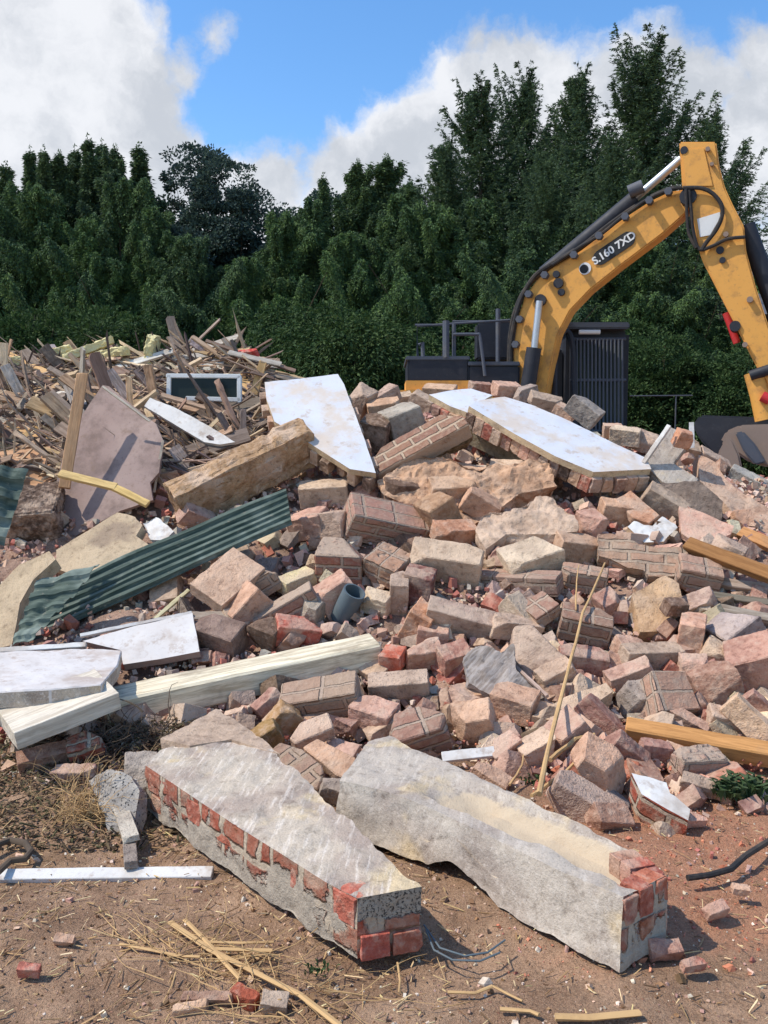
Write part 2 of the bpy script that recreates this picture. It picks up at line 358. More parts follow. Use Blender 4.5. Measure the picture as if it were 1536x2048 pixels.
for cx, L in cols.items():
    for i, (py, dd) in enumerate(L):
        p = pt(cx, py, dd); P3.append((p.x, p.y, max(p.z, 0.0)))
    p = pt(cx, L[-1][0], L[-1][1])
    P3 += [(p.x*1.08, p.y+0.9, p.z*0.85), (p.x*1.15, p.y+2.0, p.z*0.35), (p.x*1.2, p.y+3.0, 0), (p.x*1.25, p.y+4.5, 0)]
    p = pt(cx, L[0][0], L[0][1])
    P3 += [(p.x*0.9, p.y-0.4, 0), (p.x*0.7, p.y-1.2, 0), (p.x*0.5, p.y-2.4, 0)]
P3 = np.array(P3)
A = np.linalg.norm(P3[:, None, :2]-P3[None, :, :2], axis=2)
wts = np.linalg.solve(A + 1e-6*np.eye(len(P3)), P3[:, 2])
def H(x, y):
    x = np.asarray(x, float); y = np.asarray(y, float)
    r = np.sqrt((x[..., None]-P3[:, 0])**2 + (y[..., None]-P3[:, 1])**2)
    h = r @ wts
    edge = np.clip((7.5-np.abs(x))/2.0, 0, 1)*np.clip((15-y)/2.0, 0, 1)
    return np.clip(h, 0, None)*edge
TT = np.arange(1.8, 12.0, 0.015)
def hit(px, py):
    for k in range(60):
        r = ray(px, py); z = CAM.z + r.z*TT
        h = H(r.x*TT, r.y*TT); h = np.where(h > 0, h, 0.0)
        idx = np.nonzero(z <= h)[0]
        if len(idx): return float(TT[idx[0]])
        py += 8
    return 9.0
def fbm(p, o=4): return noise.fractal(p, 1.0, 2.0, o)
# ------------------------------------------------------------ mesh tools
def finish(bm, name, smooth=True, ang=32):
    bmesh.ops.recalc_face_normals(bm, faces=bm.faces)
    me = bpy.data.meshes.new(name); bm.to_mesh(me); bm.free()
    if smooth:
        me.shade_smooth(); me.set_sharp_from_angle(angle=math.radians(ang))
    return me
def refine(bm, L, rounds=5, cap=9000):
    bmesh.ops.triangulate(bm, faces=bm.faces)
    for _ in range(rounds):
        es = [e for e in bm.edges if e.calc_length() > L]
        if not es or len(bm.faces) > cap: break
        bmesh.ops.subdivide_edges(bm, edges=es, cuts=1)
        bmesh.ops.triangulate(bm, faces=[f for f in bm.faces if len(f.verts) > 3])
def roughen(bm, amp, freq, seed, fine=0.3):
    bm.normal_update()
    off = Vector((seed*1.37 % 91, seed*2.11 % 57, seed*0.73 % 33))
    ds = []
    for v in bm.verts:
        a = noise.fractal((v.co+off)*freq, 1.0, 2.0, 4)
        b = noise.noise((v.co+off)*freq*4.3)
        ds.append(v.normal*(a*amp + b*amp*fine) - v.normal*amp*0.15)
    for v, dd in zip(bm.verts, ds): v.co += dd
def chunk_mesh(size, seed, cuts=2, amp=0.006, name='lump', L=None, bev=0.035, cutd=0.4):
    rnd = random.Random(seed); bm = bmesh.new(); bmesh.ops.create_cube(bm, size=1)
    for v in bm.verts: v.co = Vector((v.co.x*size[0], v.co.y*size[1], v.co.z*size[2]))
    mn = min(size)
    for c in range(cuts):
        sg = Vector([rnd.choice((-1, 1)) for _ in range(3)])
        cor = Vector((sg.x*size[0]/2, sg.y*size[1]/2, sg.z*size[2]/2))
        nn = Vector((sg.x*rnd.uniform(.25, 1), sg.y*rnd.uniform(.25, 1), sg.z*rnd.uniform(.25, 1))).normalized()
        co = cor - nn*mn*rnd.uniform(.12, cutd)
        r = bmesh.ops.bisect_plane(bm, geom=bm.verts[:]+bm.edges[:]+bm.faces[:], plane_co=co, plane_no=nn, clear_outer=True)
        bmesh.ops.holes_fill(bm, edges=[e for e in bm.edges if e.is_boundary])
    bmesh.ops.bevel(bm, geom=bm.edges[:], offset=mn*bev, segments=1, affect='EDGES', profile=0.6)
    refine(bm, L or max(0.012, max(size)/15)); roughen(bm, amp*.8, 11, seed, 0.7)
    return finish(bm, name, ang=24)
def basis(ax, ay, az, c):
    return Matrix(((ax.x, ay.x, az.x, c.x), (ax.y, ay.y, az.y, c.y), (ax.z, ay.z, az.z, c.z), (0, 0, 0, 1)))
SEED = [100]
def seed(): SEED[0] += 1; return SEED[0]
MATOF = {'k': ('brick_dusty', 'brick_fragment', 'brick'), 'm': ('masonry', 'masonry_lump', 'brickwork lump'),
         'c': ('mortar_coarse', 'mortar_lump', 'mortar lump'), 'g': ('concrete_rough', 'concrete_lump', 'concrete lump'),
         'e': ('earth_clod', 'timber_beam', 'beam'), 'w': ('timber', 'timber_beam', 'timber'), 'v': ('timber_weathered', 'timber_beam', 'timber'),
         'r': ('masonry_red', 'masonry_lump', 'brickwork lump'), 'p': ('paint_white', 'plaster_fragment', 'plaster')}
PAL = {'pink': (206, 168, 150), 'mauve': (170, 132, 120), 'red': (180, 114, 98), 'beige': (210, 186, 164), 'tan': (208, 172, 146),
       'grey': (172, 162, 150), 'dark': (120, 98, 84), 'pale': (216, 200, 178), 'orange': (206, 154, 126), 'brown': (172, 138, 120),
       'slate': (92, 98, 98), 'cream': (228, 214, 172), 'gp': (188, 166, 150), 'wood': (200, 160, 108), 'wbrown': (152, 108, 66), 'wgrey': (160, 142, 126), 'white': (235, 232, 228)}
def jcol(c, j=0.06, rnd=random):
    c = lin(PAL[c] if isinstance(c, str) else c); f = 1+rnd.uniform(-j, j)
    return tuple(max(0, v*f*(1+rnd.uniform(-j/2, j/2))) for v in c)
def put(me, mw, kind, col, label, name=None, cat=None, group=None):
    mt, nm, ct = MATOF[kind]
    o = link(name or nm, me, (mt,), mw=mw, col=jcol(col))
    return tag(o, label, cat or ct, group)
def Y(V, A, B, C, kind, col, label, cuts=1, amp=0.006, off=0.03, name=None, cat=None, d=None, maxz=1.6, bev=0.035, group=None):
    """box whose nearest corner is V; A, B, C are the far ends of its three edges"""
    t = (d or hit(*V)-0.08) - off; s = t/F
    e = [np.array((p[0]-V[0], -(p[1]-V[1]))) for p in (A, B, C)]
    def dt(i, j):
        x = float(e[i] @ e[j]); lim = -0.10*np.linalg.norm(e[i])*np.linalg.norm(e[j]); return min(x, lim)
    ab, ac, bc = dt(0, 1), dt(0, 2), dt(1, 2)
    z = [math.sqrt(ab*ac/-bc), math.sqrt(ab*bc/-ac), math.sqrt(ac*bc/-ab)]
    z = [min(q, maxz*np.linalg.norm(e[i])) for i, q in enumerate(z)]
    vs = [np.array((e[i][0], e[i][1], z[i]))*s for i in range(3)]
    Ln = [np.linalg.norm(v) for v in vs]
    M = np.stack([v/l for v, l in zip(vs, Ln)], axis=1)
    U, _, Vt = np.linalg.svd(M); R = U @ Vt
    axes = [RT*R[0, i]+UP*R[1, i]+FW*R[2, i] for i in range(3)]
    c = pt(V[0], V[1], t) + axes[0]*Ln[0]/2 + axes[1]*Ln[1]/2 + axes[2]*Ln[2]/2
    o = sorted(range(3), key=lambda i: -Ln[i])
    if Ln[o[0]] > 0: pass
    ax, ay, az = axes[o[0]], axes[o[1]], axes[o[2]]
    if ax.cross(ay).dot(az) < 0: az = -az
    me = chunk_mesh((Ln[o[0]], Ln[o[1]], Ln[o[2]]), seed(), cuts, amp, bev=bev, cutd=0.3)
    return put(me, basis(ax, ay, az, c), kind, col, label, name, cat, group)
def Lb(x, y, w, h, ang, kind, col, label, cuts=2, amp=0.006, off=0.0, name=None, cat=None, yaw=None, tilt=None, dep=None, group=None, d=None, cutd=0.5):
    """lump w x h pixels wide and high, turned by ang degrees in the picture, its top tilted into view"""
    sd = seed(); rnd = random.Random(sd)
    t = (d or hit(x, y)-0.03-max(0, min(w, h)-40)/F*1.2) - off; s = t/F
    yaw = math.radians(rnd.uniform(-28, 28) if yaw is None else yaw); tilt = math.radians(rnd.uniform(18, 38) if tilt is None else tilt)
    hh = h*s*0.98; dd = h*s*rnd.uniform(.75, 1.1) if dep is None else dep
    ww = w*s*1.1
    R0 = Matrix.Rotation(math.radians(-ang), 3, 'Z') @ Matrix.Rotation(tilt, 3, 'X') @ Matrix.Rotation(yaw, 3, 'Y')
    def cw(v): return RT*v.x + UP*v.y - FW*v.z
    ax, ay, az = cw(R0 @ Vector((1, 0, 0))), cw(R0 @ Vector((0, 0, -1))), cw(R0 @ Vector((0, 1, 0)))
    me = chunk_mesh((ww, dd, hh), sd, cuts, amp, cutd=cutd)
    c = pt(x, y, t)
    return put(me, basis(ax, ay, az, c), kind, col, label, name, cat, group)
def plane_k(n, pts, q, gap, d):
    n = Vector(n).normalized()
    ks = []
    cx = sum(p[0] for p in pts)/len(pts); cy = sum(p[1] for p in pts)/len(pts)
    if d is not None: return n, n.dot(pt(cx, cy, d))
    for p in list(pts)+[(cx, cy)]:
        ks.append(n.dot(pt(p[0], p[1], hit(*p))))
    ks.sort(); return n, ks[min(len(ks)-1, int(q*(len(ks)-1)+.5))]+gap
def onplane(n, kk, px, py):
    r = ray(px, py); return CAM + r*((kk-n.dot(CAM))/n.dot(r))
def Pl(pts, n, th, mats, label=None, cat=None, name='slab', q=0.75, gap=0.02, d=None, z=None, ex=None, L=None, amp=0.004, freq=9, bev=0.0, col=None, parent=None, kind=None, group=None, deform=None, sidefn=None, cap=9000):
    """solid slab: outline given as seen from the camera, lying on a plane of world normal n, thickness th"""
    if z is not None: n = Vector((0, 0, 1)); kk = z
    else: n, kk = plane_k(n, pts, q, gap, d)
    P = [onplane(n, kk, *p) for p in pts]
    c = sum(P, Vector())/len(P)
    ax = (P[1]-P[0]).normalized(); ay = n.cross(ax).normalized()
    M = basis(ax, ay, n, c); Mi = M.inverted()
    exv = (Mi.to_3x3() @ (Vector(ex) if ex else -n)).normalized()*th
    bm = bmesh.new(); top = [bm.verts.new(Mi @ p) for p in P]
    bot = [bm.verts.new(v.co+exv) for v in top]
    ft = bm.faces.new(top); fb = bm.faces.new(bot[::-1]); ft.material_index = 0; fb.material_index = min(1, len(mats)-1)
    m = len(P)
    for i in range(m):
        f = bm.faces.new((top[i], bot[i], bot[(i+1) % m], top[(i+1) % m])); f.material_index = min(1, len(mats)-1)
        if sidefn: f.material_index = sidefn(i)
    bmesh.ops.recalc_face_normals(bm, faces=bm.faces)
    if bev: bmesh.ops.bevel(bm, geom=bm.edges[:], offset=bev, segments=1, affect='EDGES')
    refine(bm, L or 0.05, cap=cap)
    if deform: deform(bm, M)
    sd = seed(); roughen(bm, amp, freq, sd)
    me = finish(bm, name)
    o = link(name, me, mats, parent=parent, mw=M, col=jcol(col) if col else (1, 1, 1))
    if label: tag(o, label, cat, group, kind)
    return o
def tube_bm(bm, P, R, seg=8, flat=1.0, jit=0.0, rnd=random):
    P = [Vector(p) for p in P]; rings = []
    up = Vector((0.13, 0.21, 0.97))
    for i, p in enumerate(P):
        a = P[max(0, i-1)]; b = P[min(len(P)-1, i+1)]; t = (b-a).normalized()
        u = t.cross(up).normalized(); w = u.cross(t).normalized(); r = R[i] if isinstance(R, (list, tuple)) else R
        rings.append([bm.verts.new(p + (u*math.cos(2*math.pi*j/seg) + w*flat*math.sin(2*math.pi*j/seg))*r*(1+rnd.uniform(-jit, jit))) for j in range(seg)])
    for i in range(len(P)-1):
        for j in range(seg):
            bm.faces.new((rings[i][j], rings[i][(j+1) % seg], rings[i+1][(j+1) % seg], rings[i+1][j]))
    bm.faces.new(rings[0][::-1]); bm.faces.new(rings[-1])
def tube(name, P, R, mat, label=None, cat=None, seg=8, flat=1.0, jit=0.0, parent=None, col=None, group=None):
    bm = bmesh.new(); tube_bm(bm, P, R, seg, flat, jit); me = finish(bm, name, ang=40)
    o = link(name, me, (mat,), parent=parent, mw=Matrix.Identity(4), col=col)
    if label: tag(o, label, cat, group)
    return o
def T(x0, y0, x1, y1, wpx, th, kind, col, label, d0=None, d1=None, off=0.04, name=None, cat=None, group=None, amp=0.003, cuts=1, n=None):
    """plank or batten between two picture points"""
    d0 = (hit(x0, y0) if d0 is None else d0)-off; d1 = (hit(x1, y1) if d1 is None else d1)-off
    a = pt(x0, y0, d0); b = pt(x1, y1, d1); ax = (b-a); ln = ax.length; ax.normalize()
    view = ((a+b)/2-CAM).normalized(); nn = Vector(n) if n else (-view+Vector((0, 0, 0.8))).normalized()
    az = (nn - ax*nn.dot(ax)).normalized(); ay = az.cross(ax)
    w = wpx*(d0+d1)/2/F
    me = chunk_mesh((ln, w, th), seed(), cuts, amp, L=max(0.02, ln/16), bev=0.08)
    return put(me, basis(ax, ay, az, (a+b)/2-az*th/2), kind, col, label, name, cat or 'timber', group)
def box_bm(bm, c, sx, sy, sz, M=None, bev=0.0):
    r = bmesh.ops.create_cube(bm, size=1); vs = r['verts']
    for v in vs: v.co = Vector((v.co.x*sx, v.co.y*sy, v.co.z*sz))
    if bev:
        es = list({e for v in vs for e in v.link_edges}); rr = bmesh.ops.bevel(bm, geom=es, offset=bev, segments=2, affect='EDGES'); vs = list({v for f in rr['faces'] for v in f.verts} | {v for v in vs if v.is_valid})
    for v in vs: v.co = (M @ v.co if M is not None else v.co) + Vector(c)
def big_mesh(name, V, Fc, attr=None, col=None, smooth=False):
    """numpy arrays to a mesh; Fc is (n,3) or (n,4)"""
    me = bpy.data.meshes.new(name); V = np.asarray(V, np.float32); Fc = np.asarray(Fc, np.int32)
    me.vertices.add(len(V)); me.vertices.foreach_set('co', V.ravel())
    kk = Fc.shape[1]; me.loops.add(Fc.size); me.loops.foreach_set('vertex_index', Fc.ravel())
    me.polygons.add(len(Fc)); me.polygons.foreach_set('loop_start', np.arange(0, Fc.size, kk, dtype=np.int32))
    if attr is not None:
        a = me.attributes.new('leafvar', 'FLOAT', 'POINT'); a.data.foreach_set('value', np.asarray(attr, np.float32))
    if col is not None:
        a = me.color_attributes.new('Col', 'FLOAT_COLOR', 'POINT'); a.data.foreach_set('color', np.asarray(col, np.float32).ravel())
    me.update(calc_edges=True)
    if smooth: me.shade_smooth()
    else: me.shade_flat()
    return me
# ------------------------------------------------------------ ground and mound
def vnoise(X, Y, f, s=0.0):
    return np.array([noise.fractal(Vector((x*f+s, y*f-s, s)), 1.0, 2.0, 3) for x, y in zip(X.ravel(), Y.ravel())]).reshape(X.shape)
def grid_mesh(name, xs, ys, zf):
    X, Y_ = np.meshgrid(xs, ys); Z = zf(X, Y_)
    V = np.stack([X, Y_, Z], -1).reshape(-1, 3); nx, ny = len(xs), len(ys)
    i = np.arange(nx*ny).reshape(ny, nx)
    Fc = np.stack([i[:-1, :-1], i[:-1, 1:], i[1:, 1:], i[1:, :-1]], -1).reshape(-1, 4)
    return big_mesh(name, V, Fc, smooth=True)
def groundz(X, Y_):
    return 0.035*vnoise(X, Y_, 1.3)*np.exp(-(np.abs(Y_-3)/12)**2) + 0.012*vnoise(X, Y_, 6, 3)*np.exp(-(np.abs(Y_-3)/5)**2) - 0.012
xs = np.unique(np.concatenate([np.linspace(-400, -12, 14), np.linspace(-12, -3, 30), np.linspace(-3, 3, 170), np.linspace(3, 12, 30), np.linspace(12, 400, 14)]))
ys = np.unique(np.concatenate([np.linspace(-60, 0.5, 12), np.linspace(0.5, 1.8, 14), np.linspace(1.8, 5, 110), np.linspace(5, 16, 40), np.linspace(16, 600, 24)]))
tag(link('ground', grid_mesh('ground', xs, ys, groundz), ('soil',)), 'brown soil with brick dust in front of and around the rubble heap', 'ground', kind='structure')
def moundz(X, Y_):
    h = H(X, Y_); a = vnoise(X, Y_, 2.2, 7); b = vnoise(X, Y_, 7, 1)
    k_ = np.clip(h/0.25, 0, 1)
    return h - 0.10 + k_*(0.07*a + 0.035*b) - (1-k_)*0.04
xs = np.linspace(-7.4, 7.4, 250); ys = np.linspace(2.8, 14.8, 210)
tag(link('rubble_mound', grid_mesh('rubble_mound', xs, ys, moundz), ('mound_soil',)), 'dusty brown core of earth and crushed brick under the rubble', 'mound', kind='structure')
# ------------------------------------------------------------ the two long blocks lying in front
def side1(i): return {0: 0}.get(i, 1)
b1 = [(290,1530),(318,1500),(372,1480),(462,1462),(528,1492),(600,1545),(672,1618),(752,1692),(842,1774),(780,1784),(714,1796),(648,1762),(560,1706),(470,1650),(380,1590)]
def s_b1(i):   # end face towards the camera is broken concrete over brick; long left side is brick
    if i in (8, 9): return 2
    if 10 <= i <= 14: return 1
    return 0
o = Pl(b1, None, 0.185, ('concrete_grey', 'block_side', 'block_end'), 'long concrete block with red brick along its left side, lying front centre', 'concrete block', name='masonry_block', z=0.2, ex=(0.0, 0.0, -1), L=0.022, amp=0.013, freq=7, sidefn=s_b1, cap=30000)
Pl([(322,1478),(378,1446),(432,1418),(505,1462),(560,1506),(530,1500),(462,1478),(380,1492)], None, 0.16, ('brick_dusty',), 'pinkish brown brick slab butting the far end of the long front block', 'brickwork lump', name='masonry_lump', z=0.21, ex=(0, 0, -1), L=0.025, amp=0.008, col='gp')
MB1 = o
b2 = [(677,1560),(735,1484),(778,1472),(850,1506),(927,1540),(1030,1588),(1150,1642),(1278,1700),(1338,1748),(1247,1793),(1106,1736),(950,1658),(850,1610),(760,1578)]
def s_b2(i):
    if i in (7, 8): return 1
    return 0
def trough(bm, M):
    a = M.inverted() @ onplane(Vector((0,0,1)), 0.2, 700, 1540); b = M.inverted() @ onplane(Vector((0,0,1)), 0.2, 1247, 1793)
    ax = (b-a).xy.normalized(); Ln = (b-a).xy.length; nn = Vector((-ax.y, ax.x))
    if nn.dot((M.inverted() @ onplane(Vector((0,0,1)), 0.2, 927, 1540)-a).xy) < 0: nn = -nn
    for v in bm.verts:
        if v.co.z < -0.12:
            r = (v.co.xy-a.xy); u = r.dot(ax)/Ln; v.co.z += 0.045*max(0, min(1, (u-.34)/.08))*max(0, min(1, (.66-u)/.06))*(1+.9*noise.noise(Vector((u*9, 1, 2))))
        if abs(v.co.z) < 0.004:
            r = (v.co.xy-a.xy); u = r.dot(ax)/Ln; w = r.dot(nn)
            f = max(0, min(1, (w-0.055)/0.03))*max(0, min(1, (0.29-w)/0.06))*max(0, min(1, (u-0.22)/0.2))*max(0, min(1, (1.01-u)/0.05))
            v.co.z -= 0.07*f
o = Pl(b2, None, 0.2, ('concrete_lintel', 'block_side', 'sand_mortar'), 'long grey concrete lintel with sandy trough and red brick end, right of the brick block', 'concrete block', name='concrete_lintel', z=0.205, ex=(-0.10, -0.22, -1), L=0.024, amp=0.010, freq=7, sidefn=s_b2, deform=trough, cap=30000)
LIN = o
# ------------------------------------------------------------ white plastered wall pieces on top
def teeth(parent, p0, p1, n, plane_n, kk, sz, drop, vary=0.3, skip=()):
    a = onplane(plane_n, kk, *p0); b = onplane(plane_n, kk, *p1); ax = (b-a).normalized(); ay = plane_n.cross(ax).normalized()
    for i in range(n):
        if i in skip: continue
        rnd = random.Random(seed()); c = a.lerp(b, (i+.5)/n) + ay*0*0 - plane_n*(drop+sz[2]/2) + ay*rnd.uniform(-.02, .02)
        me = chunk_mesh((sz[0]*rnd.uniform(.85, 1.05), sz[1]*rnd.uniform(.8, 1.1), sz[2]*rnd.uniform(.85, 1.1)), seed(), 1, 0.004)
        link('brick', me, ('brick_dusty',), parent=parent, mw=basis(ax, ay, plane_n, c), col=jcol(rnd.choice(('gp', 'tan', 'pink', 'beige', 'dark'))))
wp = [(529,764),(600,757),(676,748),(688,768),(722,858),(752,946),(700,938),(620,887),(549,843),(533,798)]
n1_ = Vector((0.02, -0.60, 0.80)).normalized()
o = Pl(wp, n1_, 0.05, ('plaster_white', 'sand_mortar'), 'white plastered wall piece tilted towards the camera, left of centre on the heap crest', 'wall piece', name='wall_piece', d=6.85, L=0.05, amp=0.003)
kk1 = n1_.dot(onplane(*plane_k(n1_, wp, 0, 0, 6.85), 640, 850))
teeth(o, (548,846), (752,948), 8, n1_, kk1, (0.085, 0.11, 0.12), 0.045, skip=())
teeth(o, (532,770), (546,838), 3, n1_, kk1, (0.1, 0.1, 0.10), 0.045)
teeth(o, (690,770), (745,930), 5, n1_, kk1, (0.12, 0.1, 0.10), 0.05)
n2_ = Vector((0.16, -0.46, 0.87)).normalized()
w2 = [(938,812),(960,800),(1010,793),(1070,812),(1140,842),(1215,880),(1292,916),(1303,938),(1187,944),(1110,912),(1030,868)]
o = Pl(w2, n2_, 0.05, ('plaster_white', 'sand_mortar'), 'long white plastered wall piece sloping down to the right on the heap crest', 'wall piece', name='wall_piece', d=6.7, L=0.05, amp=0.003)
kk2 = n2_.dot(onplane(*plane_k(n2_, w2, 0, 0, 6.7), 1100, 880))
def edge_bricks(parent, p0, p1, n, pn, kk, th, depth, cols_, seedv):
    a = onplane(pn, kk, *p0); b = onplane(pn, kk, *p1); ax = (b-a).normalized(); ay = pn.cross(ax).normalized(); ln = (b-a).length/n
    rnd = random.Random(seedv)
    for i in range(n):
        c = a.lerp(b, (i+.5)/n) - pn*(0.048+th/2) + ay*(depth/2 - 0.012 + rnd.uniform(-.012, .012))
        me = chunk_mesh((ln*0.95, depth, th*rnd.uniform(.9, 1.12)), seed(), 1, 0.006, cutd=.3)
        link('brick', me, ('brick_dusty',), parent=parent, mw=basis(ax, ay, pn, c), col=jcol(cols_[i % len(cols_)]))
edge_bricks(o, (936,814), (1188,946), 13, n2_, kk2, 0.125, 0.2, ('dark', 'tan', 'red', 'beige', 'red', 'tan', 'pink', 'red', 'beige', 'gp'), 5)
edge_bricks(o, (1190,948), (1303,942), 5, n2_, kk2, 0.11, 0.2, ('gp', 'tan', 'brown', 'tan'), 6)
o = Pl([(858,789),(905,780),(942,777),(985,790),(962,803),(938,826),(900,812)], (0.05, -0.42, 0.9), 0.05, ('plaster_white', 'sand_mortar'), 'smaller white plastered wall piece lying just left of the long white one', 'wall piece', name='wall_piece', d=7.3, L=0.05, amp=0.003)
n3_ = Vector((0.05, -0.42, 0.9)).normalized(); kk3 = n3_.dot(o.matrix_world.translation)
edge_bricks(o, (866,797), (934,830), 4, n3_, kk3, 0.1, 0.2, ('mauve', 'red', 'tan'), 7)
UPV = Vector((0, 0, 1))
def block_bricks(parent, p0, p1, n, z, th, depth, proud, drop, skip, sd, reds=('red',), tall=1.0):
    a = onplane(UPV, z, *p0); b = onplane(UPV, z, *p1); ax = (b-a).normalized(); ay = UPV.cross(ax); ln = (b-a).length/n; rnd = random.Random(sd)
    for i in range(n):
        if i in skip: continue
        c = a.lerp(b, (i+.5)/n) - UPV*(drop+th/2+rnd.uniform(-.006, .006)) + ay*(depth/2-proud-rnd.uniform(-.004, .004))
        me = chunk_mesh((ln*rnd.uniform(.86, .94), depth, th*rnd.uniform(.92, 1.05)), seed(), 2, 0.005, cutd=.25)
        link('brick', me, ('brick_dusty',), parent=parent, mw=basis(ax, ay, UPV, c), col=jcol((172, 102, 84), .22, rnd))
block_bricks(MB1, (296,1532), (716,1796), 12, 0.2, 0.085, 0.09, 0.010, 0.012, (2, 8), 4)
block_bricks(MB1, (300,1535), (560,1700), 7, 0.2, 0.06, 0.09, 0.006, 0.105, (1, 2, 4, 5), 9)
block_bricks(MB1, (718,1797), (846,1776), 2, 0.2, 0.07, 0.09, 0.008, 0.112, (), 5)
block_bricks(LIN, (1246,1795), (1336,1751), 3, 0.205, 0.085, 0.08, 0.003, 0.004, (), 6)
block_bricks(LIN, (1248,1797), (1338,1753), 3, 0.205, 0.07, 0.08, 0.003, 0.095, (0,), 8)
block_bricks(LIN, (1338,1748), (1262,1692), 3, 0.205, 0.085, 0.09, 0.003, 0.004, (), 7)
# ------------------------------------------------------------ wall strip with courses showing, and rock behind
Pl([(752,950),(938,848),(928,834),(898,829),(880,828),(762,893),(747,918)], (-0.25, -0.75, 0.6), 0.16, ('masonry_strip', 'masonry'), 'strip of brickwork with its courses showing, leaning up to the white wall pieces', 'brickwork lump', name='masonry_lump', d=6.55, L=0.03, amp=0.006, col='gp', bev=0.008)
Pl([(868,896),(940,850),(945,870),(935,885),(860,915),(835,910)], (-0.1, -0.8, 0.3), 0.12, ('brick_dusty',), 'greenish brown mortar ledge under the leaning brickwork strip', 'mortar lump', name='mortar_lump', d=6.65, L=0.03, amp=0.01, col=(120, 104, 78))
Pl([(752,960),(832,905),(880,908),(960,932),(1060,918),(1100,925),(1112,972),(1040,988),(1000,1018),(955,1046),(905,1070),(872,1052),(850,1012),(800,1004),(765,990)], (-0.05, -0.72, 0.66), 0.45, ('mortar_coarse',), 'broad tan mortar crusted wall mass in the middle of the heap', 'brickwork lump', name='masonry_lump', L=0.025, amp=0.04, freq=7, col=(202, 168, 138), gap=0.10, cap=14000)
# ------------------------------------------------------------ green corrugated sheets
def sheet(c4, n, ribs, amp, th, label, q=.8, gap=0.02, d=None, nu=60, jag=0.0):
    n, kk = plane_k(n, c4, q, gap, d); P = [onplane(n, kk, *p) for p in c4]; c = sum(P, Vector())/4
    ax = (P[1]-P[0]).normalized(); ay = n.cross(ax).normalized(); M = basis(ax, ay, n, c); Mi = M.inverted(); Q = [Mi @ p for p in P]
    nv = ribs*10; bm = bmesh.new(); g = []
    for side in (0, 1):
        gg = []
        for i in range(nu+1):
            row = []
            for j in range(nv+1):
                u = i/nu; v = j/nv
                p = Q[0].lerp(Q[1], u).lerp(Q[3].lerp(Q[2], u), v)
                ph = (v*ribs) % 1.0; w = 1 if .30 < ph < .70 else max(0, 1-min(abs(ph-.30), abs(ph-.70))/.12)
                ben = 0.03*noise.noise(Vector((u*3+ribs, v*2, 3.3)))
                row.append(bm.verts.new((p.x, p.y, p.z + amp*w + ben - side*th)))
            gg.append(row)
        g.append(gg)
    for s_ in (0, 1):
        for i in range(nu):
            for j in range(nv):
                f = (g[s_][i][j], g[s_][i+1][j], g[s_][i+1][j+1], g[s_][i][j+1]); bm.faces.new(f if s_ == 0 else f[::-1])
    for i in range(nu):
        for j in (0, nv): bm.faces.new((g[0][i][j], g[0][i+1][j], g[1][i+1][j], g[1][i][j]))
    for j in range(nv):
        for i in (0, nu): bm.faces.new((g[0][i][j], g[0][i][j+1], g[1][i][j+1], g[1][i][j]))
    me = finish(bm, 'corrugated_sheet', ang=50)
    return tag(link('corrugated_sheet', me, ('sheet_green',), mw=M), label, 'metal sheet')
sheet([(48,1292),(584,1048),(572,976),(168,1150)], (-0.12, -0.62, 0.77), 6, 0.024, 0.004, 'long green corrugated metal sheet running up to the right through the left of the heap', gap=0.05)
sheet([(24,1288),(66,1282),(200,1130),(78,1160)], (-0.12, -0.60, 0.78), 5, 0.02, 0.004, 'short green corrugated sheet overlapping the lower left end of the long one', gap=0.13, nu=30)
sheet([(-60,1080),(8,1092),(57,940),(-30,925)], (0.35, -0.75, 0.5), 4, 0.03, 0.004, 'dark green corrugated sheet standing at the left edge of the picture', d=5.3, nu=30)
# ------------------------------------------------------------ big boards and beams
Pl([(130,1085),(105,990),(125,920),(150,850),(205,770),(218,773),(280,822),(312,848),(326,880),(318,945),(300,965),(306,1000),(240,1022),(185,1052)], (-0.12, -0.84, 0.5), 0.03, ('board_old',), 'large grey pink board with a cut corner, propped up left of the tilted wall piece', 'board', name='old_board', L=0.05, amp=0.003, gap=0.05, d=6.6)
T(205,772, 300,842, 5, 0.012, 'w', 'pale', 'pale edge strip along the sloping top of the grey pink board', d0=6.56, d1=6.56, name='edge_strip', off=0)
T(326,880, 308,985, 5, 0.012, 'w', 'pale', 'pale edge strip down the right side of the grey pink board', d0=6.56, d1=6.56, name='edge_strip', off=0)
T(165,745, 128,975, 22, 0.04, 'w', (196, 156, 118), 'upright tan post standing against the left side of the grey pink board', d0=6.6, d1=6.4, name='timber_post')
T(118,944, 232,972, 17, 0.03, 'w', (226, 194, 130), 'pale yellow batten lying across the foot of the grey pink board', d0=6.3, d1=6.25, name='timber_batten')
T(228,972, 296,1006, 15, 0.03, 'w', (222, 186, 120), 'short yellow batten continuing the pale one across the grey pink board', d0=6.25, d1=6.2, name='timber_batten')
Pl([(112,1100),(235,1024),(270,1034),(285,1050),(272,1072),(300,1090),(230,1130),(150,1150),(112,1138)], (-0.1, -0.66, 0.74), 0.09, ('slab_tan',), 'flat sand coloured slab above the green corrugated sheets', 'slab', name='stone_slab', L=0.04, amp=0.006, gap=0.09)
Pl([(284,1046),(312,1032),(348,1062),(330,1080),(300,1080)], (-0.2, -0.6, 0.75), 0.03, ('paint_white',), 'small white broken panel piece beside the sand coloured slab', 'plaster', name='plaster_fragment', gap=0.14, L=0.02, amp=0.012)
Y((350,995), (304,955), (640,870), (378,1072), 'e', (176, 148, 116), 'long earth-caked beam rising right to the tilted white wall piece', name='earthy_beam', cat='beam', amp=0.03, off=0.30, maxz=0.5)
